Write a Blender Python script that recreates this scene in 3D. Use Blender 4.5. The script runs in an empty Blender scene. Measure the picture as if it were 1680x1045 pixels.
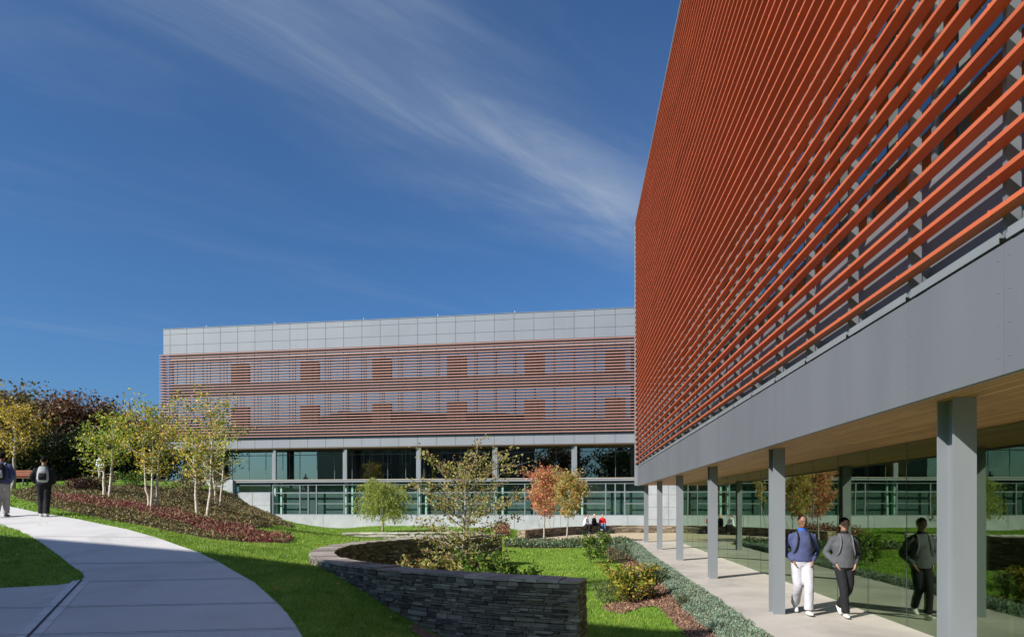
import bpy, bmesh, math
import numpy as np
from mathutils import Vector, Matrix, Euler
R = math.radians
rng = np.random.default_rng(7)
scene = bpy.context.scene
COL = scene.collection
F, CU, VH, CZ = 1120.0, 840.0, 827.0, 2.0      # focal length, centre and horizon of the photograph; eye height

# ------------------------------------------------------------------ materials
def newmat(name):
    m = bpy.data.materials.new(name); m.use_nodes = True
    nt = m.node_tree; b = nt.nodes['Principled BSDF']
    return m, nt, b
def N(nt, t, **kw):
    n = nt.nodes.new(t)
    for k, v in kw.items():
        if k.startswith('in_'):
            kk = k[3:]; n.inputs[int(kk) if kk.isdigit() else kk.replace('_', ' ')].default_value = v
        else: setattr(n, k, v)
    return n
def ramp(nt, fac, stops):
    r = nt.nodes.new('ShaderNodeValToRGB'); cr = r.color_ramp
    while len(cr.elements) > 1: cr.elements.remove(cr.elements[0])
    cr.elements[0].position = stops[0][0]; cr.elements[0].color = (*stops[0][1], 1)
    for p, c in stops[1:]:
        e = cr.elements.new(p); e.color = (*c, 1)
    nt.links.new(fac, r.inputs[0]); return r.outputs[0]
def noisy(name, stops, scale=3.0, detail=6, rough=0.8, bump=0.0, bscale=None, metallic=0, obj=True, stretch=None, spec=0.5):
    m, nt, b = newmat(name)
    tc = N(nt, 'ShaderNodeTexCoord'); src = tc.outputs['Object']
    if stretch:
        mp = N(nt, 'ShaderNodeMapping'); mp.inputs['Scale'].default_value = stretch
        nt.links.new(src, mp.inputs[0]); src = mp.outputs[0]
    n = N(nt, 'ShaderNodeTexNoise', in_Scale=scale, in_Detail=detail, in_Roughness=0.6)
    nt.links.new(src, n.inputs['Vector'])
    nt.links.new(ramp(nt, n.outputs['Fac'], stops), b.inputs['Base Color'])
    b.inputs['Roughness'].default_value = rough; b.inputs['Metallic'].default_value = metallic
    b.inputs['Specular IOR Level'].default_value = spec
    if bump:
        n2 = N(nt, 'ShaderNodeTexNoise', in_Scale=bscale or scale * 5, in_Detail=5)
        nt.links.new(src, n2.inputs['Vector'])
        bp = N(nt, 'ShaderNodeBump', in_Strength=bump, in_Distance=0.02)
        nt.links.new(n2.outputs['Fac'], bp.inputs['Height']); nt.links.new(bp.outputs[0], b.inputs['Normal'])
    return m
def island(name, stops, rough=0.7, transl=0.0, bump=0.0, spec=0.3, mixn=0.0, nscale=1.0):
    """colour varies per loose piece (leaf, stone, blade)"""
    m, nt, b = newmat(name)
    g = N(nt, 'ShaderNodeNewGeometry'); fac = g.outputs['Random Per Island']
    tc = N(nt, 'ShaderNodeTexCoord')
    if mixn:
        n = N(nt, 'ShaderNodeTexNoise', in_Scale=nscale, in_Detail=3); nt.links.new(tc.outputs['Object'], n.inputs['Vector'])
        mx = N(nt, 'ShaderNodeMix', data_type='FLOAT'); mx.inputs[0].default_value = mixn
        nt.links.new(fac, mx.inputs[2])
        mr = N(nt, 'ShaderNodeMapRange', in_1=0.3, in_2=0.7); nt.links.new(n.outputs['Fac'], mr.inputs[0])
        nt.links.new(mr.outputs[0], mx.inputs[3]); fac = mx.outputs[0]
    c = ramp(nt, fac, stops)
    nt.links.new(c, b.inputs['Base Color']); b.inputs['Roughness'].default_value = rough
    b.inputs['Specular IOR Level'].default_value = spec
    if bump:
        n2 = N(nt, 'ShaderNodeTexNoise', in_Scale=40, in_Detail=4); nt.links.new(tc.outputs['Object'], n2.inputs['Vector'])
        bp = N(nt, 'ShaderNodeBump', in_Strength=bump, in_Distance=0.02)
        nt.links.new(n2.outputs['Fac'], bp.inputs['Height']); nt.links.new(bp.outputs[0], b.inputs['Normal'])
    if transl:
        t = N(nt, 'ShaderNodeBsdfTranslucent'); nt.links.new(c, t.inputs[0])
        mx = N(nt, 'ShaderNodeMixShader'); mx.inputs[0].default_value = transl
        nt.links.new(b.outputs[0], mx.inputs[1]); nt.links.new(t.outputs[0], mx.inputs[2])
        nt.links.new(mx.outputs[0], nt.nodes['Material Output'].inputs[0])
    return m
def glassmat(name, tint, refl, rough=0.0, gcol=(0.85, 0.95, 0.9)):
    m, nt, b = newmat(name); nt.nodes.remove(b)
    t = N(nt, 'ShaderNodeBsdfTransparent'); t.inputs[0].default_value = (*tint, 1)
    g = N(nt, 'ShaderNodeBsdfGlossy'); g.inputs['Color'].default_value = (*gcol, 1); g.inputs['Roughness'].default_value = rough
    lw = N(nt, 'ShaderNodeLayerWeight', in_Blend=0.5); pw = N(nt, 'ShaderNodeMath', operation='POWER'); pw.inputs[1].default_value = 4; nt.links.new(lw.outputs['Facing'], pw.inputs[0])
    mr = N(nt, 'ShaderNodeMapRange', in_1=0.0, in_2=1.0, in_3=refl, in_4=1.0); nt.links.new(pw.outputs[0], mr.inputs[0])
    # faint waviness of large panes
    tc = N(nt, 'ShaderNodeTexCoord'); n = N(nt, 'ShaderNodeTexNoise', in_Scale=0.8, in_Detail=1)
    nt.links.new(tc.outputs['Object'], n.inputs['Vector'])
    bp = N(nt, 'ShaderNodeBump', in_Strength=0.05, in_Distance=0.02); nt.links.new(n.outputs['Fac'], bp.inputs['Height'])
    nt.links.new(bp.outputs[0], g.inputs['Normal'])
    mx = N(nt, 'ShaderNodeMixShader'); nt.links.new(mr.outputs[0], mx.inputs[0])
    nt.links.new(t.outputs[0], mx.inputs[1]); nt.links.new(g.outputs[0], mx.inputs[2])
    nt.links.new(mx.outputs[0], nt.nodes['Material Output'].inputs[0])
    return m
def flat(name, c, rough=0.7, metallic=0, var=0.12, scale=4, spec=0.5, stretch=None, bump=0):
    a = tuple(x * (1 - var) for x in c); d = tuple(min(1, x * (1 + var)) for x in c)
    return noisy(name, [(0.3, a), (0.7, d)], scale=scale, rough=rough, metallic=metallic, spec=spec, stretch=stretch, bump=bump)

M = {}
def louvermat(name, c, rough=.5):
    m, nt, b = newmat(name); oi = N(nt, 'ShaderNodeObjectInfo'); tc = N(nt, 'ShaderNodeTexCoord')
    mp = N(nt, 'ShaderNodeMapping'); mp.inputs['Scale'].default_value = (.5, .5, 3); nt.links.new(tc.outputs['Object'], mp.inputs[0])
    n = N(nt, 'ShaderNodeTexNoise', in_Scale=1.1, in_Detail=6, noise_dimensions='4D'); nt.links.new(mp.outputs[0], n.inputs['Vector'])
    mw = N(nt, 'ShaderNodeMath', operation='MULTIPLY'); mw.inputs[1].default_value = 40; nt.links.new(oi.outputs['Random'], mw.inputs[0]); nt.links.new(mw.outputs[0], n.inputs['W'])
    nt.links.new(ramp(nt, n.outputs['Fac'], [(.3, tuple(x * .80 for x in c)), (.5, c), (.72, tuple(min(1, x * 1.15) for x in c))]), b.inputs['Base Color'])
    b.inputs['Roughness'].default_value = rough; b.inputs['Specular IOR Level'].default_value = .35; return m
M['louver'] = louvermat('terracotta_metal', (0.50, 0.112, 0.043))
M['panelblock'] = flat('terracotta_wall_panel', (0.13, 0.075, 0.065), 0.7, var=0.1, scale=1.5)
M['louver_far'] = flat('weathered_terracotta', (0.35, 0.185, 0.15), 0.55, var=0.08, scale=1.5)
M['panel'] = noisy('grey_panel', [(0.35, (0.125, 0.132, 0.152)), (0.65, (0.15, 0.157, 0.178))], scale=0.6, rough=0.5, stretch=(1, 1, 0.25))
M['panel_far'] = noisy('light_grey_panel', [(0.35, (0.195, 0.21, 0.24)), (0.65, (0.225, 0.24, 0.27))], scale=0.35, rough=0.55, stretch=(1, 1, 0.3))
M['joint'] = flat('dark_joint', (0.05, 0.052, 0.06), 0.8)
M['steel'] = noisy('painted_steel', [(0.35, (0.185, 0.20, 0.215)), (0.65, (0.215, 0.232, 0.25))], scale=1.2, rough=0.42, stretch=(1, 1, .3))
M['midsteel'] = flat('support_steel', (0.13, 0.14, 0.155), 0.5)
M['darksteel'] = flat('dark_steel', (0.06, 0.065, 0.075), 0.45)
M['frame'] = flat('window_frame_metal', (0.11, 0.12, 0.13), 0.45)
M['whitemetal'] = flat('pale_metal', (0.6, 0.6, 0.6), 0.5)
M['concrete'] = noisy('board_concrete', [(0.3, (0.36, 0.375, 0.40)), (0.7, (0.45, 0.465, 0.485))], scale=0.9, rough=0.85, bump=0.15, bscale=30)
M['wood'] = None
M['roof'] = flat('roof_membrane', (0.25, 0.25, 0.25), 0.9)
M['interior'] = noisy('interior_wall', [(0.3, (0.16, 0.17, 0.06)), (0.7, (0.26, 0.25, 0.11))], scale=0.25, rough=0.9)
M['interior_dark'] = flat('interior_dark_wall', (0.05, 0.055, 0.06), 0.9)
M['floor_in'] = flat('interior_floor', (0.16, 0.15, 0.13), 0.5)
M['shade'] = flat('window_shade', (0.075, 0.115, 0.11), 0.8, var=0.18, scale=0.5)
M['palecol'] = flat('interior_column', (0.55, 0.68, 0.62), 0.8)
M['glass_ground'] = glassmat('green_lobby_glass', (0.46, 0.56, 0.36), 0.30, gcol=(0.66, 0.80, 0.62))
M['glass_near'] = glassmat('upper_window_glass', (0.25, 0.3, 0.32), 0.35)
M['glass_far'] = glassmat('reflective_window_glass', (0.28, 0.33, 0.36), 0.36, gcol=(0.72, 0.74, 0.74))
M['glass_low'] = glassmat('teal_window_glass', (0.88, 0.95, 0.93), 0.05)
M['glass_hall'] = glassmat('hall_glass', (0.42, 0.47, 0.40), 0.20)
M['trunk_grey'] = noisy('grey_bark', [(0.3, (0.22, 0.19, 0.16)), (0.7, (0.42, 0.38, 0.33))], scale=8, rough=0.9, bump=0.5, bscale=40)
M['trunk_dark'] = noisy('dark_bark', [(0.3, (0.06, 0.045, 0.035)), (0.7, (0.14, 0.11, 0.09))], scale=8, rough=0.9, bump=0.5)
M['trunk_birch'] = noisy('birch_bark', [(0.32, (0.10, 0.08, 0.07)), (0.42, (0.52, 0.45, 0.37)), (0.8, (0.72, 0.64, 0.54))], scale=5, rough=0.8, stretch=(1, 1, 3), bump=0.2)
def leafm(k, stops, tr=0.35): M[k] = island(k, stops, rough=0.55, transl=tr)
leafm('leaf_oak', [(0, (0.28, 0.13, 0.05)), (.22, (0.36, 0.24, 0.08)), (.5, (0.33, 0.33, 0.08)), (.8, (0.22, 0.28, 0.06)), (1, (0.50, 0.42, 0.18))])
leafm('leaf_willow', [(0, (0.18, 0.25, 0.04)), (.5, (0.31, 0.36, 0.07)), (1, (0.46, 0.45, 0.12))])
leafm('leaf_maple', [(0, (0.62, 0.14, 0.11)), (.35, (0.75, 0.30, 0.20)), (.6, (0.70, 0.38, 0.20)), (.85, (0.50, 0.42, 0.12)), (1, (0.26, 0.30, 0.07))], .5)
leafm('leaf_maple_green', [(0, (0.66, 0.27, 0.13)), (.3, (0.64, 0.40, 0.14)), (.6, (0.46, 0.44, 0.12)), (1, (0.24, 0.32, 0.07))], .5)
leafm('leaf_birch', [(0, (0.11, 0.20, 0.02)), (.4, (0.32, 0.38, 0.05)), (.7, (0.58, 0.48, 0.05)), (.88, (0.72, 0.44, 0.05)), (1, (0.45, 0.27, 0.05))])
leafm('leaf_birch_green', [(0, (0.11, 0.22, 0.02)), (.5, (0.32, 0.42, 0.05)), (.8, (0.55, 0.54, 0.06)), (1, (0.70, 0.52, 0.07))])
leafm('leaf_gold', [(0, (0.50, 0.34, 0.04)), (.5, (0.62, 0.46, 0.06)), (.8, (0.38, 0.30, 0.05)), (1, (0.35, 0.20, 0.04))])
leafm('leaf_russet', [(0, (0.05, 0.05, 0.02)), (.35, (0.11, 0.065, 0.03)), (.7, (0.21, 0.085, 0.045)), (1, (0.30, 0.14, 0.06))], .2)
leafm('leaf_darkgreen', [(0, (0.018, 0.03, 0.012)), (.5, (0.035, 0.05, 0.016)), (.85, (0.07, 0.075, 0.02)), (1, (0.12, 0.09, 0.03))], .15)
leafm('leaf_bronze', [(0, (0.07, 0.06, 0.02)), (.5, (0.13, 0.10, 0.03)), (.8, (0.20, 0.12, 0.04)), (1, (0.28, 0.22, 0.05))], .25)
leafm('leaf_shrub', [(0, (0.04, 0.10, 0.015)), (.5, (0.10, 0.19, 0.025)), (.85, (0.20, 0.28, 0.04)), (1, (0.30, 0.28, 0.06))])
leafm('leaf_yellowshrub', [(0, (0.08, 0.15, 0.02)), (.35, (0.20, 0.25, 0.03)), (.6, (0.40, 0.38, 0.06)), (.85, (0.50, 0.34, 0.05)), (1, (0.45, 0.20, 0.04))])
leafm('leaf_wispy', [(0, (0.05, 0.10, 0.05)), (.6, (0.09, 0.15, 0.05)), (1, (0.20, 0.14, 0.08))])
leafm('leaf_juniper', [(0, (0.09, 0.14, 0.09)), (.5, (0.18, 0.25, 0.175)), (.88, (0.27, 0.34, 0.25)), (1, (0.30, 0.19, 0.11))], .1)
leafm('leaf_redcover', [(0, (0.12, 0.02, 0.025)), (.35, (0.22, 0.045, 0.05)), (.55, (0.26, 0.09, 0.07)), (.75, (0.15, 0.14, 0.04)), (1, (0.40, 0.26, 0.18))], .2)
leafm('leaf_bedcover', [(0, (0.07, 0.085, 0.03)), (.4, (0.15, 0.145, 0.05)), (.65, (0.22, 0.12, 0.07)), (.85, (0.22, 0.21, 0.07)), (1, (0.32, 0.20, 0.12))], .2)
M['blade'] = island('grass_blade', [(0, (0.095, 0.17, 0.02)), (.45, (0.20, 0.33, 0.04)), (.8, (0.31, 0.42, 0.07)), (1, (0.48, 0.46, 0.17))], rough=0.5, transl=0.35, mixn=0.5, nscale=1.1)
M['lawn'] = noisy('lawn_soil_green', [(0.3, (0.085, 0.17, 0.018)), (0.5, (0.135, 0.24, 0.03)), (0.7, (0.20, 0.30, 0.045))], scale=2.2, detail=9, rough=0.9, bump=0.8, bscale=45, spec=.1)
M['mulch'] = noisy('bark_mulch', [(0.3, (0.10, 0.055, 0.035)), (0.6, (0.24, 0.14, 0.09)), (0.8, (0.32, 0.21, 0.14))], scale=9, detail=8, rough=0.95, bump=0.9, bscale=60)
M['bark_chip'] = island('bark_chips', [(0, (0.09, 0.045, 0.03)), (.5, (0.24, 0.13, 0.085)), (1, (0.38, 0.25, 0.17))], rough=0.9)
M['bedsoil'] = noisy('bed_soil', [(0.3, (0.07, 0.05, 0.03)), (0.7, (0.14, 0.09, 0.05))], scale=4, detail=8, rough=0.95, bump=0.8, bscale=30)
M['walk'] = noisy('pale_concrete_walk', [(0.25, (0.40, 0.365, 0.325)), (0.5, (0.47, 0.43, 0.39)), (0.75, (0.53, 0.49, 0.445))], scale=0.9, detail=9, rough=0.85, bump=0.12, bscale=80)
M['path'] = noisy('concrete_path', [(0.25, (0.52, 0.51, 0.505)), (0.5, (0.58, 0.57, 0.565)), (0.75, (0.64, 0.63, 0.62))], scale=0.6, detail=9, rough=0.85, bump=0.12, bscale=80)
M['pathline'] = flat('tooled_joint_margin', (0.60, 0.60, 0.60), 0.8)
M['plaza'] = noisy('tan_stone_dust', [(0.3, (0.47, 0.38, 0.25)), (0.7, (0.56, 0.46, 0.32))], scale=1.5, detail=8, rough=0.95, bump=0.3, bscale=60)
M['stone'] = island('ledge_stone', [(0, (0.05, 0.04, 0.035)), (.3, (0.11, 0.095, 0.085)), (.7, (0.18, 0.155, 0.13)), (.92, (0.27, 0.235, 0.20)), (1, (0.42, 0.39, 0.36))], rough=0.9, bump=0.22, mixn=0.2, nscale=9)
M['stone_core'] = flat('wall_core', (0.03, 0.027, 0.025), 0.95)
M['capstone'] = island('cap_stone', [(0, (0.30, 0.26, 0.23)), (.5, (0.40, 0.35, 0.31)), (1, (0.48, 0.43, 0.37))], rough=0.9, bump=0.2)
M['capdark'] = island('dark_cap_stone', [(0, (0.14, 0.12, 0.11)), (.4, (0.26, 0.225, 0.20)), (.8, (0.36, 0.31, 0.27)), (1, (0.48, 0.42, 0.36))], rough=0.9, bump=0.22, mixn=.3, nscale=6)
M['stone_pale'] = island('pale_ledge_stone', [(0, (0.38, 0.34, 0.29)), (.5, (0.52, 0.48, 0.42)), (1, (0.62, 0.58, 0.51))], rough=0.9, bump=0.22)
M['stone_tan'] = island('tan_ledge_stone', [(0, (0.12, 0.09, 0.06)), (.5, (0.24, 0.19, 0.13)), (1, (0.36, 0.30, 0.22))], rough=0.9, bump=0.22)

def wood_mat():
    m, nt, b = newmat('cedar_soffit')
    tc = N(nt, 'ShaderNodeTexCoord')
    br = N(nt, 'ShaderNodeTexBrick', offset=0.37); br.inputs['Scale'].default_value = 1.0
    br.inputs['Color1'].default_value = (0.42, 0.21, 0.075, 1); br.inputs['Color2'].default_value = (0.60, 0.34, 0.13, 1)
    br.inputs['Mortar'].default_value = (0.12, 0.07, 0.03, 1); br.inputs['Mortar Size'].default_value = 0.006
    br.inputs['Brick Width'].default_value = 2.6; br.inputs['Row Height'].default_value = 0.1; br.inputs['Mortar Smooth'].default_value = 0.1
    nt.links.new(tc.outputs['UV'], br.inputs['Vector'])
    mp = N(nt, 'ShaderNodeMapping'); mp.inputs['Scale'].default_value = (1.2, 22, 1); nt.links.new(tc.outputs['UV'], mp.inputs[0])
    n = N(nt, 'ShaderNodeTexNoise', in_Scale=2.0, in_Detail=6); nt.links.new(mp.outputs[0], n.inputs['Vector'])
    mx = N(nt, 'ShaderNodeMix', data_type='RGBA', blend_type='MULTIPLY'); mx.inputs[0].default_value = 0.6
    nt.links.new(br.outputs['Color'], mx.inputs[6])
    nt.links.new(ramp(nt, n.outputs['Fac'], [(0.3, (0.65, 0.6, 0.55)), (0.7, (1, 1, 1))]), mx.inputs[7])
    nt.links.new(mx.outputs[2], b.inputs['Base Color']); b.inputs['Roughness'].default_value = 0.6
    return m
M['wood'] = wood_mat()
def weather(m, amt=.22, sc=.35):
    nt = m.node_tree; b = nt.nodes['Principled BSDF']; l = b.inputs['Base Color'].links[0]; src = l.from_socket; tc = N(nt, 'ShaderNodeTexCoord')
    n = N(nt, 'ShaderNodeTexNoise', in_Scale=sc, in_Detail=10, in_Roughness=.72, in_Distortion=.8); nt.links.new(tc.outputs['Object'], n.inputs['Vector'])
    n3 = N(nt, 'ShaderNodeTexNoise', in_Scale=60, in_Detail=3); nt.links.new(tc.outputs['Object'], n3.inputs['Vector'])
    mx = N(nt, 'ShaderNodeMix', data_type='RGBA', blend_type='MULTIPLY'); mx.inputs[0].default_value = 1; nt.links.new(src, mx.inputs[6])
    nt.links.new(ramp(nt, n.outputs['Fac'], [(.35, (1 - amt,) * 3), (.5, (.97, .96, .95)), (.7, (1, 1, 1))]), mx.inputs[7])
    m2 = N(nt, 'ShaderNodeMix', data_type='RGBA', blend_type='MULTIPLY'); m2.inputs[0].default_value = 1; nt.links.new(mx.outputs[2], m2.inputs[6])
    nt.links.new(ramp(nt, n3.outputs['Fac'], [(.3, (.86,) * 3), (.6, (1, 1, 1))]), m2.inputs[7]); nt.links.new(m2.outputs[2], b.inputs['Base Color'])
for k in ('path', 'walk', 'plaza', 'concrete'): weather(M[k])


# ------------------------------------------------------------------ mesh helpers
class MB:
    def __init__(s): s.v = []; s.f = []; s.n = 0
    def add(s, v, f):
        v = np.asarray(v, float); s.v.append(v)
        s.f += [tuple(i + s.n for i in q) for q in f]; s.n += len(v)
    def box(s, x0, x1, y0, y1, z0, z1, fr=None):
        v = np.array([(x, y, z) for z in (z0, z1) for y in (y0, y1) for x in (x0, x1)], float)
        if fr is not None: v = fr(v)
        s.add(v, [(0, 2, 3, 1), (4, 5, 7, 6), (0, 1, 5, 4), (2, 6, 7, 3), (0, 4, 6, 2), (1, 3, 7, 5)])
    def quad(s, a, b, c, d): s.add([a, b, c, d], [(0, 1, 2, 3)])
    def tube(s, pts, rad, n=6, cap=True, lat=None):
        pts = np.asarray(pts, float); k = len(pts)
        rad = np.asarray(rad, float)
        if rad.ndim == 0: rad = np.full((k, 2), float(rad))
        elif rad.ndim == 1: rad = np.stack([rad, rad], 1)
        d = np.gradient(pts, axis=0); d /= np.linalg.norm(d, axis=1)[:, None] + 1e-9
        vs = []
        ref = np.array([0, 0, 1.0]) if abs(d[0][2]) < .9 else np.array([1.0, 0, 0])
        for i in range(k):
            r0 = np.array(lat, float) if lat is not None else ref
            a = r0 - d[i] * r0.dot(d[i]); a /= np.linalg.norm(a) + 1e-9
            b = np.cross(d[i], a); ref = a if lat is None else ref
            for j in range(n):
                t = 2 * math.pi * j / n
                vs.append(pts[i] + a * math.cos(t) * rad[i][0] + b * math.sin(t) * rad[i][1])
        f = [(i * n + j, i * n + (j + 1) % n, (i + 1) * n + (j + 1) % n, (i + 1) * n + j) for i in range(k - 1) for j in range(n)]
        if cap: f += [tuple(range(n))[::-1], tuple((k - 1) * n + j for j in range(n))]
        s.add(vs, f)
    def prism(s, poly, z0, z1, fr=None):
        n = len(poly); v = np.array([(x, y, z0) for x, y in poly] + [(x, y, z1) for x, y in poly], float)
        if fr is not None: v = fr(v)
        s.add(v, [tuple(range(n))[::-1], tuple(range(n, 2 * n))] + [(i, (i + 1) % n, n + (i + 1) % n, n + i) for i in range(n)])
    def lathe(s, prof, c=(0, 0, 0), n=20):
        v = [(c[0] + r * math.cos(2 * math.pi * j / n), c[1] + r * math.sin(2 * math.pi * j / n), c[2] + z) for r, z in prof for j in range(n)]
        f = [(i * n + j, i * n + (j + 1) % n, (i + 1) * n + (j + 1) % n, (i + 1) * n + j) for i in range(len(prof) - 1) for j in range(n)]
        s.add(v, f + [tuple(range(n))[::-1], tuple((len(prof) - 1) * n + j for j in range(n))])
    def ell(s, c, r, n=16, m=10, rot=None):
        v = []; 
        for i in range(m + 1):
            ph = math.pi * i / m
            for j in range(n):
                t = 2 * math.pi * j / n
                p = np.array([r[0] * math.sin(ph + 1e-4) * math.cos(t), r[1] * math.sin(ph + 1e-4) * math.sin(t), r[2] * math.cos(ph)])
                if rot is not None: p = rot @ p
                v.append(p + np.array(c))
        s.add(v, [(i * n + j, (i + 1) * n + j, (i + 1) * n + (j + 1) % n, i * n + (j + 1) % n) for i in range(m) for j in range(n)])
    def mesh(s, name):
        me = bpy.data.meshes.new(name); V = np.concatenate(s.v)
        me.from_pydata(V.tolist(), [], s.f); me.update(); return me
def link(name, me, mat, parent=None, smooth=False):
    o = bpy.data.objects.new(name, me); COL.objects.link(o)
    if mat is not None:
        for m in (mat if isinstance(mat, (list, tuple)) else [mat]): me.materials.append(m)
    if parent is not None: o.parent = parent
    if smooth: me.polygons.foreach_set('use_smooth', [True] * len(me.polygons))
    return o
def build(name, mb, mat, parent=None, smooth=False):
    """mesh in world coordinates; when a parent Empty stands elsewhere its offset is taken out"""
    me = mb.mesh(name)
    if parent is not None:
        me.transform(Matrix(world_of(parent)).inverted())
    return link(name, me, mat, parent, smooth)
def world_of(o):
    m = Matrix.LocRotScale(o.location, o.rotation_euler, None)
    return world_of(o.parent) @ m if o.parent else m
def tag(o, label, cat, group=None):
    o['label'] = label; o['category'] = cat
    if group: o['group'] = group
    return o
def thing(name, label, cat, loc=(0, 0, 0), rz=0, group=None):
    o = bpy.data.objects.new(name, None); COL.objects.link(o); o.empty_display_size = .2
    o.location = loc; o.rotation_euler = (0, 0, rz)
    return tag(o, label, cat, group)
def structure(o): o['kind'] = 'structure'; return o
def stuff(o, label=None, cat=None):
    o['kind'] = 'stuff'
    if label: o['label'] = label; o['category'] = cat
    return o
def quads_mesh(name, V, k):
    """V: (n*k,3) loose k-gons, fast"""
    n = len(V) // k; me = bpy.data.meshes.new(name)
    me.vertices.add(n * k); me.vertices.foreach_set('co', V.astype(np.float32).ravel())
    me.loops.add(n * k); me.loops.foreach_set('vertex_index', np.arange(n * k, dtype=np.int32))
    me.polygons.add(n); me.polygons.foreach_set('loop_start', np.arange(n, dtype=np.int32) * k)
    me.polygons.foreach_set('loop_total', np.full(n, k, dtype=np.int32)); me.update(calc_edges=True); return me
def leaves(P, size, rg, aspect=0.6, droop=0.0, up=None):
    """rhombic leaves at points P; up biases the blade direction"""
    n = len(P); d = rg.normal(size=(n, 3))
    d[:, 2] -= droop
    if up is not None: d = d * up[0] + np.array([0, 0, up[1]])
    d /= np.linalg.norm(d, axis=1)[:, None]
    q = rg.normal(size=(n, 3)); q -= d * (q * d).sum(1)[:, None]; q /= np.linalg.norm(q, axis=1)[:, None]
    s = size * rg.uniform(.6, 1.3, n)[:, None]
    a = P; b = P + d * s * .45 + q * s * aspect * .5; c = P + d * s; e = P + d * s * .45 - q * s * aspect * .5
    return np.stack([a, b, c, e], 1).reshape(-1, 3)
def inside(px, py, poly):
    poly = np.asarray(poly); r = np.zeros(px.shape, bool); j = len(poly) - 1
    for i in range(len(poly)):
        xi, yi = poly[i]; xj, yj = poly[j]
        c = ((yi > py) != (yj > py))
        if abs(yj - yi) > 1e-12:
            r ^= c & (px < (xj - xi) * (py - yi) / (yj - yi) + xi)
        j = i
    return r
def polydist(px, py, pts, closed=False):
    pts = [np.array(p, float) for p in pts]; best = np.full(px.shape, 1e9)
    idx = range(len(pts) if closed else len(pts) - 1)
    for i in idx:
        a = pts[i]; b = pts[(i + 1) % len(pts)]; ab = b - a
        t = np.clip(((px - a[0]) * ab[0] + (py - a[1]) * ab[1]) / (ab @ ab + 1e-12), 0, 1)
        best = np.minimum(best, np.hypot(px - a[0] - t * ab[0], py - a[1] - t * ab[1]))
    return best
def sstep(x, a, b):
    t = np.clip((x - a) / (b - a), 0, 1); return t * t * (3 - 2 * t)

# ------------------------------------------------------------------ frames of the two buildings
DN = np.array([0.0951, 0.99547]); QN = np.array([0.99547, -0.0951])
def nearf(v):          # (l, a, z) -> world : l = distance to the right of the camera line, a = along the facade
    v = np.asarray(v, float); o = v.copy()
    o[:, 0] = v[:, 0] * QN[0] + v[:, 1] * DN[0]; o[:, 1] = v[:, 0] * QN[1] + v[:, 1] * DN[1]; return o
nm = math.hypot(1, .166); EX = np.array([1, -.166]) / nm; EY = np.array([.166, 1]) / nm
def farf(v):           # (a, b, z) -> world
    v = np.asarray(v, float); o = v.copy()
    o[:, 0] = v[:, 0] * EX[0] + v[:, 1] * EY[0]; o[:, 1] = 51.2 + v[:, 0] * EX[1] + v[:, 1] * EY[1]; return o

# ------------------------------------------------------------------ terrain
def PY(v): return 2.4 / (.1 + (v - VH) / F)
def HP(u, v, Y): return ((u - CU) / F * Y, Y, CZ + (VH - v) / F * Y)
def pp(u, v): return HP(u, v, PY(v))
path_right = [pp(*q)[:2] for q in [(0, 829), (12, 830), (59, 840), (129, 852), (167, 860), (207, 868), (257, 882), (325, 906), (359, 922), (384, 937), (418, 956), (449, 984), (470, 1005), (485, 1026), (497, 1046), (512, 1090), (522, 1150)]]
wedge = [pp(*q)[:2] for q in [(0, 965), (93, 960), (120, 956), (134, 951), (139, 946), (134, 938), (118, 928), (90, 906), (56, 882), (31, 869), (0, 860)]]
path_poly = [(-45, 31), (-30, 28.6)] + path_right + [(-1.6, 2), (-30, 2)] + [(-30, 9.5), (-14, 10.6)] + wedge + [(-22, 21.8), (-30, 23.6), (-45, 26)]
wall_c = [(.97, 9.62), (.03, 9.97), (-.7, 10.44), (-1.37, 10.93), (-2.25, 11.68), (-3.0, 12.5), (-3.62, 13.45), (-4.05, 14.55), (-4.33, 15.8), (-4.45, 17.1), (-4.38, 18.3), (-4.05, 19.5), (-3.5, 20.5), (-2.7, 21.7), (-1.8, 22.8), (-.55, 24.15)]
def catmull(pts, n=8):
    P = np.array(pts, float); out = []
    for i in range(len(P) - 1):
        p0 = P[max(i - 1, 0)]; p1 = P[i]; p2 = P[i + 1]; p3 = P[min(i + 2, len(P) - 1)]
        for k in range(n):
            t = k / n
            out.append(.5 * ((2 * p1) + (-p0 + p2) * t + (2 * p0 - 5 * p1 + 4 * p2 - p3) * t * t + (-p0 + 3 * p1 - 3 * p2 + p3) * t ** 3))
    out.append(P[-1]); return np.array(out)
wall_s = catmull(wall_c, 6)
bowl_poly = [tuple(p) for p in wall_s] + [(.1, 27), (.3, 32), (.6, 36), (.6, 60), (30, 60), (30, -12), (2.2, -12), (1.6, 8.6)]
bench_c = catmull([(.55, 39.3), (2.2, 42.6), (4.2, 45.6), (6.2, 47.4), (8.4, 48.1), (10.6, 48.1), (12.4, 47.8)], 6)
plaza_poly = [(.9, 34.9), (6.0, 35.0), (6.4, 36.0), (16, 36.0), (16, 47.6)] + [tuple(p) for p in bench_c[::-1]] + [(.35, 38)]
hi = [pp(*q) for q in [(490, 1045), (449, 984), (418, 956), (359, 922), (257, 882), (129, 852), (12, 830), (136, 950), (0, 965), (0, 1045), (250, 1045), (60, 900), (0, 860)]]
hi += [(0, 0, .35), (-8, 0, .2), (-20, 5, .3), (-25, 14, 1.0), (1, 5, .05), (.5, 8, -.1), (-.3, 8.8, .0), (-1.6, 8.6, .3)]
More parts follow.
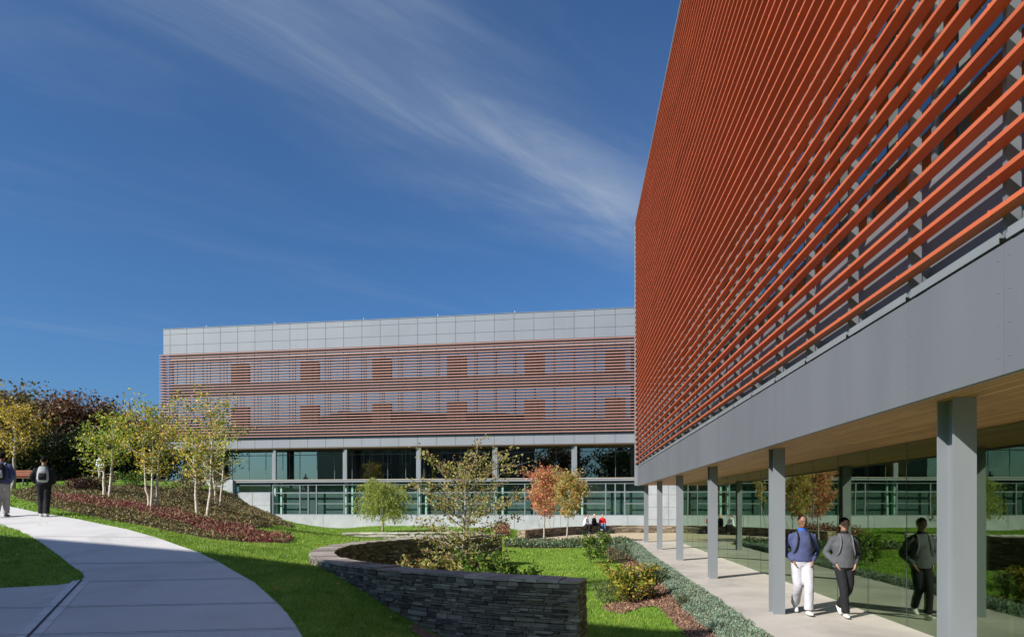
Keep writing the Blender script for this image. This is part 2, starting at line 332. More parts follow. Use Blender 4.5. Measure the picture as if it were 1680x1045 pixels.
hi += [(-3.5, 12.4, .80), (-2.19, 11.3, .40), (-1.71, 11.0, .2), (-1.39, 10.8, .10), (-.72, 10.3, -.1), (.98, 9.3, -.15), (-4.8, 15, .74), (-5.1, 17.5, .78), (-4.6, 20, .80)]
hi += [HP(*q) for q in [(481, 884, 24), (562, 884.5, 33), (640, 884, 33.5), (700, 884, 33.5), (450, 862, 53), (600, 864, 52), (740, 866, 50), (402, 891, 19), (464, 892, 22), (340, 885, 18), (335, 851, 25), (252, 836, 27), (176, 820, 30),
       (358, 832, 33), (422, 865, 36), (464, 860, 50), (443, 846, 54), (411, 831.6, 54.2), (380, 815, 54.5), (385, 812, 50), (300, 801, 45), (200, 798, 40), (100, 797, 38), (20, 797, 36), (62, 827, 24.5), (129, 843, 22), (181, 854, 20.8), (245, 866, 19.5)]]
hi += [(-2, 25, .5), (-1, 24.9, .3), (-.3, 26, .1), (0, 30, .02), (-1, 34, .15), (-.5, 40, .2), (-40, 62, 3.1), (-80, 40, 3), (-60, 25, 2.9), (-20, 80, 3.2), (0, 62, .3), (-50, 10, 1.6), (0, -40, .4), (-60, -20, 1), (40, 0, 0), (40, 60, 0), (-25, 58, 3.1), (-35, 45, 3.0), (20, 90, 1)]
hi = np.array(hi)
def tk(r): return np.where(r > 1e-9, r * r * np.log(r + 1e-12), 0)
_A = np.hypot(hi[:, None, 0] - hi[None, :, 0], hi[:, None, 1] - hi[None, :, 1]); n_ = len(hi)
_K = tk(_A) + np.eye(n_) * 0.25; _P = np.c_[np.ones(n_), hi[:, :2]]
_S = np.linalg.solve(np.block([[_K, _P], [_P.T, np.zeros((3, 3))]]), np.r_[hi[:, 2], 0, 0, 0])
def lfun(X, Y): return X * QN[0] + Y * QN[1]      # distance to the right in the near building's frame
def afun(X, Y): return X * DN[0] + Y * DN[1]
def ground(X, Y):
    X = np.atleast_1d(np.asarray(X, float)); Y = np.atleast_1d(np.asarray(Y, float)); sh = X.shape; X = X.ravel(); Y = Y.ravel()
    z = np.zeros(len(X))
    for i in range(0, len(X), 20000):
        x = X[i:i + 20000]; y = Y[i:i + 20000]
        z[i:i + 20000] = tk(np.hypot(x[:, None] - hi[:, 0], y[:, None] - hi[:, 1])) @ _S[:n_] + _S[n_] + _S[n_ + 1] * x + _S[n_ + 2] * y
    far = sstep(np.hypot(X, Y - 20), 60, 95); z = np.clip(z, -.4, 3.6); z = z * (1 - far) + far * 1.6
    pl = .1 * Y - .4; dp = polydist(X, Y, path_poly, True); ip = inside(X, Y, path_poly)
    m = np.where(ip, 1, 1 - sstep(dp, 0, 1.4)); z = z * (1 - m) + pl * m
    z = np.where(ip & (dp > .12), z - .05, z - .004)
    # bowl between the curved walls, down beside the walkway
    l = lfun(X, Y)
    b = -.16 + .14 * sstep(l, 1.2, 2.6) + .12 * sstep(Y, 24, 31) + .03 * np.sin(X * 1.3) * np.sin(Y * .7)
    ib = inside(X, Y, bowl_poly); dw = polydist(X, Y, wall_s); db = polydist(X, Y, bowl_poly, True)
    w = np.where(dw <= db + 1e-6, .14, np.clip(dw, .14, 1.6)); sd = np.where(ib, db, -db)
    m = sstep(sd, -w, w); z = z * (1 - m) + b * m
    m = sstep(l, 2.75, 2.93); z = z * (1 - m) + (-.10) * m
    ipz = inside(X, Y, plaza_poly); m = np.where(ipz, 1, 1 - sstep(polydist(X, Y, plaza_poly, True), 0, .3))
    z = np.where(m > 0, z * (1 - m) + np.where(z > 0, -.03, z - .03) * m, z); z = np.where(ipz, np.minimum(z, -.05), z)
    return z.reshape(sh)
def gz(x, y): return float(ground([x], [y])[0])
def pixg(u, v, y0=5, y1=70):
    """the ground point seen along a line of sight; things are then set on it"""
    Y = np.arange(y0, y1, .05); X = (u - CU) / F * Y; zr = CZ + (VH - v) / F * Y; g = ground(X, Y)
    k = np.where(zr <= g)[0]
    if len(k) == 0: k = [np.argmin(zr - g)]
    return X[k[0]], Y[k[0]], g[k[0]]
def gridmesh(xs, ys, keep=None, dz=0.0):
    GX, GY = np.meshgrid(xs, ys); Z = ground(GX, GY) + dz; nx = len(xs)
    V = np.stack([GX, GY, Z], -1).reshape(-1, 3)
    cx = (GX[:-1, :-1] + GX[1:, 1:]) / 2; cy = (GY[:-1, :-1] + GY[1:, 1:]) / 2
    K = np.ones(cx.shape, bool) if keep is None else keep(cx, cy)
    jj, ii = np.where(K); a = jj * nx + ii
    faces = np.stack([a, a + 1, a + nx + 1, a + nx], 1)
    used, inv = np.unique(faces, return_inverse=True); V = V[used]; faces = inv.reshape(-1, 4)
    me = bpy.data.meshes.new('g'); me.from_pydata(V.tolist(), [], faces.tolist()); me.update(); return me
def lin(a, b, s): return list(np.arange(a, b, s))
xs = [-600, -300, -150, -100, -70] + lin(-50, -26, 2) + lin(-26, -12, .5) + lin(-12, 5, .16) + lin(5, 30, 1) + [30, 50, 80, 120, 200, 400, 700]
ys = [-300, -120, -60, -30, -15, -8] + lin(-4, 7, 1) + lin(7, 27, .16) + lin(27, 60, .6) + [60, 64, 70, 78, 90, 110, 150, 220, 400, 800, 1500]
o = link('lawn_ground', gridmesh(np.array(xs, float), np.array(ys, float)), M['lawn'], smooth=True); structure(o)

# path: one sloping plane with its joints
mb = MB(); top = [(x, y, .1 * y - .4 + .008) for x, y in path_poly]; bot = [(x, y, z - .14) for x, y, z in top]; n = len(top)
mb.add(top + bot, [tuple(range(n)), tuple(range(n, 2 * n))[::-1]] + [(i, i + n, (i + 1) % n + n, (i + 1) % n) for i in range(n)])
pth = structure(build('concrete_path', mb, M['path']))
bm = bmesh.new(); bm.from_mesh(pth.data); bmesh.ops.triangulate(bm, faces=[f for f in bm.faces if len(f.verts) > 4]); bmesh.ops.recalc_face_normals(bm, faces=bm.faces); bm.to_mesh(pth.data); bm.free()
def pstrip(mb, p0, p1, w, dz):
    p0 = np.array(p0); p1 = np.array(p1); d = p1 - p0; d /= np.linalg.norm(d); q = np.array([-d[1], d[0]]) * w / 2
    mb.add([(x, y, .1 * y - .4 + dz) for x, y in (p0 - q, p1 - q, p1 + q, p0 + q)], [(0, 1, 2, 3)])
mj = MB(); mj2 = MB()
def clipseg(p0, p1):
    ts = np.linspace(0, 1, 400); X = p0[0] + (p1[0] - p0[0]) * ts; Y = p0[1] + (p1[1] - p0[1]) * ts; k = inside(X, Y, path_poly)
    out = []; st = None
    for i, b in enumerate(k):
        if b and st is None: st = i
        if (not b or i == len(k) - 1) and st is not None:
            if i - st > 4: out.append(((X[st], Y[st]), (X[i - 1], Y[i - 1])))
            st = None
    return out
for a, b in [((0, 998), (500, 988)), ((0, 1043), (520, 1030)), ((120, 955), (440, 948)), ((40, 880), (330, 882)), ((100, 925), (380, 922))]:
    A = pp(*a)[:2]; B = pp(*b)[:2]
    for s0, s1 in clipseg(A, B): pstrip(mj, s0, s1, .09, .012); pstrip(mj2, s0, s1, .012, .016)
A = pp(134, 952)[:2]; B = pp(30, 1062)[:2]
pstrip(mj, A, B, .26, .013); pstrip(mj2, A, B, .035, .018)
structure(build('path_joint_margin', mj, M['pathline'])); structure(build('path_joint', mj2, M['joint']))
structure(build('soil_ground', (lambda m: (m.box(-3, 2, -3, -2, -3, -2.9), m)[1])(MB()), M['bedsoil'])) if False else None

# walkway slab with scored joints and plaza
mb = MB()
for k in range(-4, 25):
    a0 = k * 1.495 + .28 + .0; a1 = a0 + 1.495 - .012
    mb.box(2.94, 5.42, a0, a1, -.12, 0, nearf)
walk = structure(build('walkway', mb, M['walk']))
structure(build('walkway_joint_base', (lambda m: (m.box(2.95, 5.41, -6, 37.0, -.13, -.012, nearf), m)[1])(MB()), M['joint']))
mb = MB(); mb.prism(plaza_poly, -.1, -.004)
structure(build('plaza', mb, M['plaza']))
pl = bpy.data.objects['plaza']; bm = bmesh.new(); bm.from_mesh(pl.data); bmesh.ops.recalc_face_normals(bm, faces=bm.faces); bmesh.ops.triangulate(bm, faces=[f for f in bm.faces if len(f.verts) > 4]); bm.to_mesh(pl.data); bm.free()

# planted beds
def wp(pts, **k): return [pixg(*q, **k)[:2] for q in pts]
bed_poly = wp([(18, 809), (60, 801), (150, 799.5), (250, 801), (330, 803), (383, 812), (411, 831.6), (443, 846), (465, 857), (481, 861), (440, 865), (407, 868), (424, 875), (479, 882), (480, 887), (464, 892.5), (402, 891), (340, 885), (297, 875.5), (258, 868), (181, 854), (129, 843), (62, 827), (25, 816)])
red_poly = wp([(60, 811), (130, 816), (200, 824), (260, 836), (330, 854), (400, 864), (424, 875), (479, 882), (480, 887), (464, 892), (402, 891), (345, 880), (300, 862), (240, 847), (170, 838), (110, 828)])
mulch_polys = [wp([(988, 996), (1010, 990), (1040, 982), (1072, 975), (1098, 972), (1115, 985), (1090, 993), (1050, 997), (1020, 1008), (998, 1004)])]
mulch_strip = nearf(np.array([(l, a, 0) for l, a in [(1.72, 7), (1.75, 11), (1.7, 13.5), (1.55, 15), (1.1, 16), (1.3, 17.5), (1.9, 19), (1.5, 21), (1.6, 24), (1.2, 27), (1.3, 32), (1.5, 33.5), (2.3, 33.5), (2.3, 7)]]))[:, :2]
mulch_polys.append([tuple(p) for p in mulch_strip])
mulch_polys.append([(-1.55, 10.62), (-1.0, 10.18), (-.2, 9.55), (.8, 9.15), (1.0, 8.6), (-.6, 8.8), (-1.5, 10.0)])
jun_poly = [tuple(p) for p in nearf(np.array([(l, a, 0) for l, a in [(2.0, 7), (2.15, 11), (2.05, 13.5), (2.1, 15.5), (2.2, 20), (2.1, 25), (1.7, 31), (1.2, 34.6), (2.2, 35.6), (2.96, 35.6), (2.96, 7)]]))[:, :2]]
strip_poly = [(-.35, 31.4), (1.5, 31.6), (4, 31.8), (5.6, 31.6), (5.8, 34.7), (3, 34.8), (.7, 34.7), (-.3, 33.6)]
brick_poly = wp([(812, 868), (835, 868), (836, 881), (812, 881)])
def bbox(poly): p = np.array(poly); return p[:, 0].min(), p[:, 0].max(), p[:, 1].min(), p[:, 1].max()
def patch(name, poly, step, mat, dz):
    x0, x1, y0, y1 = bbox(poly)
    return structure(link(name, gridmesh(np.arange(x0, x1 + step, step), np.arange(y0, y1 + step, step), lambda x, y: inside(x, y, poly), dz), mat, smooth=True))
patch('planting_bed_soil', bed_poly, .22, M['bedsoil'], .03)
for p in mulch_polys: patch('mulch_ground', p, .07, M['mulch'], .02)
patch('planting_strip_soil', strip_poly, .2, M['mulch'], .02)
M['junbase'] = noisy('juniper_mat', [(0.3, (0.08, 0.10, 0.065)), (0.5, (0.15, 0.20, 0.14)), (0.75, (0.24, 0.31, 0.23))], scale=7, detail=9, rough=.95, bump=1, bscale=50)
patch('juniper_bed_soil', jun_poly, .08, M['junbase'], .05)
def scatter(poly, dens, rg):
    x0, x1, y0, y1 = bbox(poly); n = int((x1 - x0) * (y1 - y0) * dens); X = rg.uniform(x0, x1, n); Y = rg.uniform(y0, y1, n)
    k = inside(X, Y, poly); return X[k], Y[k]

# grass blades: thicker near the eye
def grass(name, x0, x1, y0, y1, dens, h, w):
    n = int((x1 - x0) * (y1 - y0) * dens); X = rng.uniform(x0, x1, n); Y = rng.uniform(y0, y1, n)
    k = np.abs(X / Y) < .80; k &= ~inside(X, Y, path_poly)
    for p in [bed_poly, jun_poly, strip_poly, plaza_poly] + mulch_polys: k &= ~inside(X, Y, p)
    k &= lfun(X, Y) < 2.9; k &= polydist(X, Y, wall_s) > .27
    X = X[k]; Y = Y[k]
    k = ~((polydist(X, Y, bench_c) < .35)); X = X[k]; Y = Y[k]
    Z = ground(X, Y) - .004; n = len(X)
    ang = rng.uniform(0, 2 * math.pi, n); hh = h * rng.uniform(.5, 1.25, n); ww = w * rng.uniform(.7, 1.3, n)
    tilt = rng.normal(size=(n, 2)) * (hh * .45)[:, None]
    a = np.stack([X - np.cos(ang) * ww / 2, Y - np.sin(ang) * ww / 2, Z], 1); b = np.stack([X + np.cos(ang) * ww / 2, Y + np.sin(ang) * ww / 2, Z], 1)
    c = np.stack([X + tilt[:, 0], Y + tilt[:, 1], Z + hh], 1)
    return np.stack([a, b, c], 1).reshape(-1, 3)
G = [grass('g', -6, 4, 8, 13, 1500, .05, .012), grass('g', -9, 4.5, 13, 20, 750, .055, .018), grass('g', -16, 5, 20, 32, 260, .06, .03), grass('g', -22, 4, 32, 54, 70, .07, .05), grass('g', -15, -6, 9, 20, 450, .055, .018), grass('g', -30, -16, 20, 42, 60, .08, .05)]
stuff(link('lawn_grass', quads_mesh('lawn_grass', np.concatenate(G), 3), M['blade']), 'short bright green mown grass of the lawns', 'grass')
# fallen leaves
X = np.r_[rng.uniform(-20, 4, 220), rng.normal(-13, 3, 260), rng.normal(-1, 2.2, 160)]; Y = np.r_[rng.uniform(8, 34, 220), rng.normal(23, 4, 260), rng.normal(17, 3, 160)]
k = (Y > 8) & (Y < 40) & (~inside(X, Y, path_poly) | (rng.uniform(size=len(X)) < .15)) & (lfun(X, Y) < 2.7) & ~inside(X, Y, plaza_poly) & (polydist(X, Y, wall_s) > .35); X = X[k]; Y = Y[k]
Z = ground(X, Y) + np.where(inside(X, Y, path_poly), .062, .045)
stuff(link('fallen_leaves', quads_mesh('fallen_leaves', leaves(np.stack([X, Y, Z], 1), .07, rng, .7, up=(np.array([1, 1, .12]), .0)), 4), M['leaf_gold']), 'yellow fallen autumn leaves scattered over lawn and path', 'leaves')
# bark chips
C = []
for p in mulch_polys[:2]:
    X, Y = scatter(p, 900, rng); Z = ground(X, Y) + .025
    C.append(leaves(np.stack([X, Y, Z], 1), .05, rng, .5, up=(1, .3)))
stuff(link('mulch_chips', quads_mesh('mulch_chips', np.concatenate(C), 4), M['bark_chip']), 'loose brown bark mulch chips under the shrubs', 'mulch')
# groundcovers
def cover(name, poly, dens, size, h, mat, label, cat, clump=1.0, sub=None, up=(1, .7), aspect=.6):
    X, Y = scatter(poly, dens, rng)
    if sub is not None: k = ~inside(X, Y, sub); X = X[k]; Y = Y[k]
    c = .5 + .5 * np.sin(X * 2.1 * clump + 1.3 * np.sin(Y * 1.7 * clump)) * np.sin(Y * 1.9 * clump + np.sin(X * 1.1))
    c = c + rng.uniform(0, .5, len(X)); Z = ground(X, Y) + .03 + h * c * rng.uniform(.15, 1, len(X))
    return stuff(link(name, quads_mesh(name, leaves(np.stack([X, Y, Z], 1), size, rng, aspect, up=up), 4), mat), label, cat)
cover('red_groundcover', red_poly, 620, .075, .12, M['leaf_redcover'], 'low crimson groundcover along the foot of the mound', 'groundcover')
cover('heath_groundcover', bed_poly, 330, .085, .16, M['leaf_bedcover'], 'low olive and brown groundcover over the mound', 'groundcover', sub=red_poly)
cover('juniper_groundcover', jun_poly, 6500, .045, .09, M['leaf_juniper'], 'blue green creeping juniper beside the concrete walkway', 'groundcover', clump=2.2, up=(1, 1.0), aspect=.38)
cover('plaza_edge_planting', strip_poly, 420, .11, .26, M['leaf_wispy'], 'low mixed green planting in front of the tan plaza', 'groundcover', clump=1.6, up=(1, .9))
cover('plaza_edge_juniper', strip_poly, 260, .1, .22, M['leaf_juniper'], 'blue green juniper tufts in front of the tan plaza', 'groundcover', clump=1.2, up=(1, .9))
cover('pink_groundcover', brick_poly, 300, .12, .5, M['leaf_redcover'], 'red leaved ground plants by the end of the seat wall', 'groundcover')

# ------------------------------------------------------------------ stone walls
def stonewall(name, label, line, z_top, zb, half, mat, capm, course=.065, slen=.28, cap=.075, seed=1, capw=.04, deep=.16, capl=(.4, .85)):
    """dry laid ledge stone on both faces and both ends around a dark core"""
    rg = np.random.default_rng(seed); P = np.asarray(line, float)
    root = thing(name, label, 'stone wall', (P[0][0], P[0][1], 0))
    seg = np.r_[0, np.cumsum(np.hypot(*np.diff(P, axis=0).T))]; L = seg[-1]
    def at(s):
        s = np.clip(s, 0, L); p = np.array([np.interp(s, seg, P[:, 0]), np.interp(s, seg, P[:, 1])])
        e = .08; q = np.array([np.interp(min(s + e, L), seg, P[:, 0]) - np.interp(max(s - e, 0), seg, P[:, 0]), np.interp(min(s + e, L), seg, P[:, 1]) - np.interp(max(s - e, 0), seg, P[:, 1])])
        q /= np.linalg.norm(q); return p, q, np.array([-q[1], q[0]])
    st = MB(); core = MB(); cp = MB()
    def blk(m, s0, s1, o0, o1, z0, z1, jit=0.0):
        vs = []
        for z in (z0, z1):
            for s_, oo in ((s0, o0), (s1, o0), (s1, o1), (s0, o1)):
                p, t, nn = at(s_)
                if s_ < 0: p = p + t * s_
                if s_ > L: p = p + t * (s_ - L)
                w = p + nn * oo + rg.uniform(-jit, jit, 2); vs.append((w[0], w[1], z + rg.uniform(-jit, jit) * .6))
        m.add(vs, [(0, 3, 2, 1), (4, 5, 6, 7), (0, 1, 5, 4), (1, 2, 6, 5), (2, 3, 7, 6), (3, 0, 4, 7)])
    zt = z_top - cap
    for side in (1, -1):
        z = zb
        while z < zt - .01:
            ch = min(course * rg.uniform(.55, 1.9), zt - z); s_ = -rg.uniform(0, .1)
            while s_ < L:
                ln = slen * rg.uniform(.45, 1.7); e = min(s_ + ln, L + .01); pr = rg.uniform(-.02, .02)
                if e - s_ > .03:
                    a, b = sorted((side * (half - deep), side * (half + pr))); blk(st, max(s_, -.01) + .004, e - .004, a, b, z + .003, z + ch * rg.uniform(.86, 1) - .003, .006)
                s_ = e if e < L else L + 1
            z += ch
    for end in (0, 1):      # end faces
        z = zb
        while z < zt - .01:
            ch = min(course * rg.uniform(.7, 1.4), zt - z); o_ = -half
            while o_ < half:
                e = min(o_ + slen * rg.uniform(.4, 1), half); pr = rg.uniform(0, .02)
                if e - o_ > .03:
                    if end == 0: blk(st, -.02 - pr, .12, o_ + .003, e - .003, z + .003, z + ch - .003, .002)
                    else: blk(st, L - .12, L + .02 + pr, o_ + .003, e - .003, z + .003, z + ch - .003, .002)
                o_ = e
            z += ch
    k = max(4, int(L / .25))
    for i in range(k): blk(core, L * i / k + (0.02 if i == 0 else 0), L * (i + 1) / k - (.02 if i == k - 1 else 0), -half + .03, half - .03, zb + .002 * (i % 2), zt - .002 * (1 + i % 2))
    s_ = -.03
    while s_ < L:
        e = min(s_ + rg.uniform(*capl), L + .03); a = -half - capw * rg.uniform(.3, 1); b = half + capw * rg.uniform(.3, 1)
        kk = max(1, int((e - s_) / .25))
        pts = np.linspace(s_ + .004, e - .004, kk + 1); h = rg.uniform(-.014, .008)
        vs = []
        for q in pts:
            p, t, nn = at(q)
            if q < 0: p = p + t * q
            if q > L: p = p + t * (q - L)
            for oo in (a, b):
                for z in (zt + .002, z_top + h + rg.uniform(-.003, .003)): w = p + nn * (oo + rg.uniform(-.014, .014)); vs.append((w[0], w[1], z))
        f = []
        for i in range(kk):
            c = 4 * i; f += [(c, c + 4, c + 5, c + 1), (c + 2, c + 3, c + 7, c + 6), (c + 1, c + 5, c + 7, c + 3), (c, c + 2, c + 6, c + 4)]
        c = 4 * kk; f += [(0, 1, 3, 2), (c, c + 2, c + 3, c + 1)]
        cp.add(vs, f); s_ = e
    build('stonework', st, mat, root); build('wall_core', core, M['stone_core'], root); build('coping', cp, capm, root)
    return root
stonewall('curved_stone_wall', 'long curved dark ledge stone wall wrapped around the sapling', wall_s, .95, -.35, .25, M['stone'], M['capdark'], seed=3, course=.042, slen=.17, cap=.045, capl=(.10, .34), capw=.012)
sw = [HP(u, 877 - (u - 562) * .03, 33 + (u - 562) * .006)[:2] for u in range(562, 800, 12)]
stonewall('low_seat_wall', 'low pale stone seat wall on the lawn below the willow', np.array(sw), .62, .05, .26, M['stone_pale'], M['stone_pale'], course=.08, slen=.3, cap=.06, seed=5)
stonewall('plaza_bench_wall', 'curved tan stone bench wall at the back of the plaza', bench_c, .52, -.1, .24, M['stone_tan'], M['stone_tan'], course=.08, slen=.3, cap=.06, seed=6)

# ------------------------------------------------------------------ near building
GR = lambda j: 7.0 + 1.495 * j        # bay lines
A0, A1 = -7.95, 37.3
nb = thing('louvered_building', 'near three storey building with bright orange louvers over a glazed ground floor', 'building', (nearf([[3.34, 15, 0]])[0][0], 15, 0))
ZS, ZF, ZT = 3.02, 3.97, 16.95
def P(name, mb, mat, parent=nb, smooth=False): return build(name, mb, mat, parent, smooth)
mb = MB()
[mb.box(3.22, 3.26, max(A0, GR(j) + .004), min(A1, GR(j + 1) - .004), 2.985, ZF, nearf) for j in range(-10, 21)]; mb.box(3.262, 3.30, A0 + .01, A1 - .002, 2.99, ZF - .004, nearf); mb.box(3.30, 3.6, A0, A1 - .01, ZS + .02, ZF, nearf); P('fascia', mb, M['panel'])
mb = MB()
for j in range(-6, 21):
    for k in range(4):
        for s_ in (-.07, .07):
            c = nearf([[3.218, GR(j) + s_, ZS + .1 + k * .25]])[0]; mb.ell(c, (.006, .006, .006), 6, 4)
P('rivet', mb, M['panel'])
# soffit with wood planks (uv in metres)
sof = MB(); sof.box(3.6, 22, A0, A1 - .003, ZS + .012, ZS + .10, nearf); pass
me = MB(); v = nearf([(3.30, A0, ZS - .004), (9, A0, ZS - .004), (9, A1 - .05, ZS - .004), (3.30, A1 - .05, ZS - .004)])
me.add(v, [(3, 2, 1, 0)]); so = P('soffit', me, M['wood'])
uv = so.data.uv_layers.new(name='UVMap'); uvs = {0: (A0, 3.37), 1: (A0, 9), 2: (A1, 9), 3: (A1, 3.37)}
for lp in so.data.loops: uv.data[lp.index].uv = uvs[lp.vertex_index]
P('floor_slab', sof, M['panel'])
# columns: H sections with flanges across the walk
for k in range(-2, 6):
    a = GR(4 * k); mb = MB(); w = .105; d = .15
    mb.box(3.66 - w, 3.66 + w, a - d, a - d + .022, .0, ZS - .006, nearf)
    mb.box(3.66 - w, 3.66 + w, a + d - .022, a + d, .0, ZS - .006, nearf)
    mb.box(3.66 - .012, 3.66 + .012, a - d + .022, a + d - .022, .0, ZS - .006, nearf)
    mb.box(3.66 - w + .03, 3.66 - .012, a - d + .022, a - d + .05, .0, ZS - .01, nearf)
    P('column', mb, M['steel'])
# walls with spandrels and windows over three storeys
floors = [4.14, 8.42, 12.70]; FH = 4.28
mb = MB(); zz = []
for f in floors: mb.box(3.42, 3.6, A0, A1 - .02, f if f > 5 else ZF + .002, f + 1.12, nearf)
mb.box(3.42, 3.6, A0, A1 - .02, 16.98, 17.10, nearf)
for f in floors:
    mb.box(3.43, 3.6, A0, A1 - .02, f + 3.9, f + 4.275, nearf)
P('spandrel', mb, M['panel'])
mb = MB(); mb.box(3.6, 22, A0 + .01, A1 - .05, 16.5, 16.7, nearf); P('roof', mb, M['roof'])
mb = MB(); mb.box(3.6, 22, A1 - .25, A1 - .03, ZS + .1, 16.7, nearf); mb.box(3.6, 22, A0 + .02, A0 + .25, ZS + .1, 16.7, nearf); mb.box(21.8, 22, A0 + .3, A1 - .3, 0, 16.5, nearf)
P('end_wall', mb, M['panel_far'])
mb = MB(); mb.box(3.08, 3.44, A1 - .02, A1 + .05, ZS - .003, 17.14, nearf); P('corner_trim', mb, M['steel'])
mb = MB(); mb.box(3.10, 3.43, A0, A1 - .025, 17.10, 17.18, nearf); P('roof_edge', mb, M['steel'])
mb = MB()
for f in floors:
    for k in range(1): mb.box(6.5, 6.6, A0 + .5, A1 - .5, f + .1, f + 4, nearf); mb.box(3.62, 21, A0 + .3, A1 - .3, f, f + .06, nearf); mb.box(3.62, 21, A0 + .3, A1 - .3, f + 3.9, f + 4.0, nearf)
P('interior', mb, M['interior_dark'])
ww = MB()     # first window, the others share its mesh
for bi, f in enumerate(floors):
    for j in range(-9, 20):
        a0 = GR(j); a1 = GR(j + 1); z0 = f + 1.12; z1 = f + 3.9
        if bi == 0 and j == -9:
            m1 = MB(); c = nearf([[3.5, a0, z0]])[0]
            m1.box(3.46, 3.56, a0, a0 + .06, z0, z1, nearf); m1.box(3.46, 3.56, a0 + .06, a1, z1 - .06, z1, nearf); m1.box(3.46, 3.56, a0 + .06, a1, z0, z0 + .06, nearf)
            m1.box(3.40, 3.46, a0 + .02, a1 - .02, z0 - .02, z0 + .03, nearf); m1.box(3.47, 3.55, a0 + .06, a1, z0 + .85, z0 + .9, nearf)
            m2 = MB(); m2.box(3.50, 3.515, a0 + .06, a1, z0 + .06, z1 - .06, nearf)
            fme = m1.mesh('window'); fme.transform(Matrix.Translation(-Vector(c))); fme.materials.append(M['frame'])
            gme = m2.mesh('pane'); gme.transform(Matrix.Translation(-Vector(c))); gme.materials.append(M['glass_near'])
        c = nearf([[3.5, a0, z0]])[0]
        wo = bpy.data.objects.new('window', fme); COL.objects.link(wo); wo.parent = nb; wo.location = Vector(c) - nb.location
        po = bpy.data.objects.new('pane', gme); COL.objects.link(po); po.parent = wo
# supports of the louver screen
for j in range(-9, 21):
    mb = MB(); a = GR(j); mb.box(3.225, 3.33, a - .025, a + .025, 4.02, 17.10, nearf); mb.box(3.33, 3.42, a - .012, a + .012, 4.05, 4.35, nearf)
    for f in floors: mb.box(3.33, 3.42, a - .03, a + .03, f + 1.0, f + 1.08, nearf); mb.box(3.33, 3.42, a - .03, a + .03, f + 3.9, f + 3.98, nearf)
    P('screen_support', mb, M['midsteel'])
mb = MB()
for j in range(-9, 20): mb.box(3.215, 3.32, GR(j) + .05, GR(j + 1) - .05, 4.035, 4.075, nearf); mb.box(3.205, 3.215, GR(j) + .05, GR(j + 1) - .05, 3.99, 4.035, nearf)
P('bottom_rail', mb, M['steel'])
NL = 50; dz = (17.0 - 4.20) / (NL - 1)
l0 = None
for i in range(NL):
    z = 4.20 + i * dz
    if l0 is None:
        mb = MB(); mb.box(3.11, 3.225, A0, A1 - .025, z - .019, z + .019, nearf)
        for j in range(-9, 21): mb.box(3.105, 3.14, GR(j) - .006, GR(j) + .006, z - .024, z + .027, nearf)
        l0 = P('louver', mb, M['louver'])
    else:
        o = l0.copy(); COL.objects.link(o); o.parent = nb; o.location = l0.location + Vector((0, 0, i * dz))
# glazed wall of the ground floor
OFF = .28
for j in range(-9, 20):
    a0 = GR(j) + OFF; a1 = GR(j + 1) + OFF
    if a1 > 37.1: a1 = 37.1
    if a0 > 36.9: break
    mb = MB(); mb.box(5.38, 5.395, a0 + .009, a1 - .009, .0, ZS - .01, nearf)
    g = P('glass_pane', mb, M['glass_ground'])
mb = MB()
for j in range(-9, 21): 
    a0 = GR(j) + OFF
    if a0 < 37.0: mb.box(5.378, 5.40, a0 - .008, a0 + .008, .0, ZS - .01, nearf)
mb.box(5.35, 5.42, 37.1, 37.18, 0, ZS - .006, nearf)
P('glazing_joint', mb, M['darksteel'])
mb = MB(); mb.box(5.42, 21.8, A0 + .3, 37.1, -.12, -.01, nearf); P('lobby_floor', mb, M['floor_in'])
mb = MB(); mb.box(11.0, 11.2, A0 + .4, 37.1, 0, ZS - .01, nearf); mb.box(5.46, 11, 37.0, 37.1, 0, ZS - .01, nearf)
for a in (9, 18.5, 27): mb.box(9.5, 11, a, a + .2, 0, ZS - .01, nearf)
P('lobby_wall', mb, M['interior'])
mb = MB(); mb.box(5.42, 11, A0 + .3, 36.98, ZS - .06, ZS - .02, nearf); P('lobby_ceiling', mb, M['wood'])
for j in range(-1, 5):
    mb = MB(); a = GR(4 * j); mb.box(7.0, 7.35, a, a + .35, 0, ZS - .07, nearf); P('lobby_column', mb, M['palecol'])
for a in (11.5, 20.5): 
    mb = MB(); mb.box(10.9, 10.98, a, a + 1.8, .0, 2.3, nearf); P('lobby_door', mb, M['panel_far'])
mb = MB()      # fine frame rail seen through the glass
for a in (9.2, 12.1): mb.box(5.46, 5.5, a, a + .03, 0, 1.05, nearf)
P('door_rail', mb, M['whitemetal'])

# ------------------------------------------------------------------ far building
fb = thing('long_building', 'far long grey panelled building with faded louvers and a concrete base', 'building', tuple(farf([[0, 0, 0]])[0]))
def Q(name, mb, mat, parent=fb): return build(name, mb, mat, parent)
B0, B1 = -28.96, 26.0
GA = lambda k: -1.35 + 1.5 * k
KS = [k for k in range(-18, 18)]
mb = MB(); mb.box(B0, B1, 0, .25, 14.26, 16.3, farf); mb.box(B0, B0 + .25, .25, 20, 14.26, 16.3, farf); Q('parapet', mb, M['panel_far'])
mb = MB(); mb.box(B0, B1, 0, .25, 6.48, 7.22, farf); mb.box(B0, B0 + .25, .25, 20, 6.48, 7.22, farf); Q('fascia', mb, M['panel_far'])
mb = MB()
for k in KS:
    a = GA(k)
    if B0 < a: mb.box(a - .011, a + .011, -.006, .02, 14.27, 16.28, farf); mb.box(a - .01, a + .01, -.006, .02, 6.49, 7.2, farf)
for z in (14.98, 15.86): mb.box(B0, B1, -.004, .02, z - .011, z + .011, farf)
Q('panel_joint', mb, M['joint'])
mb = MB()
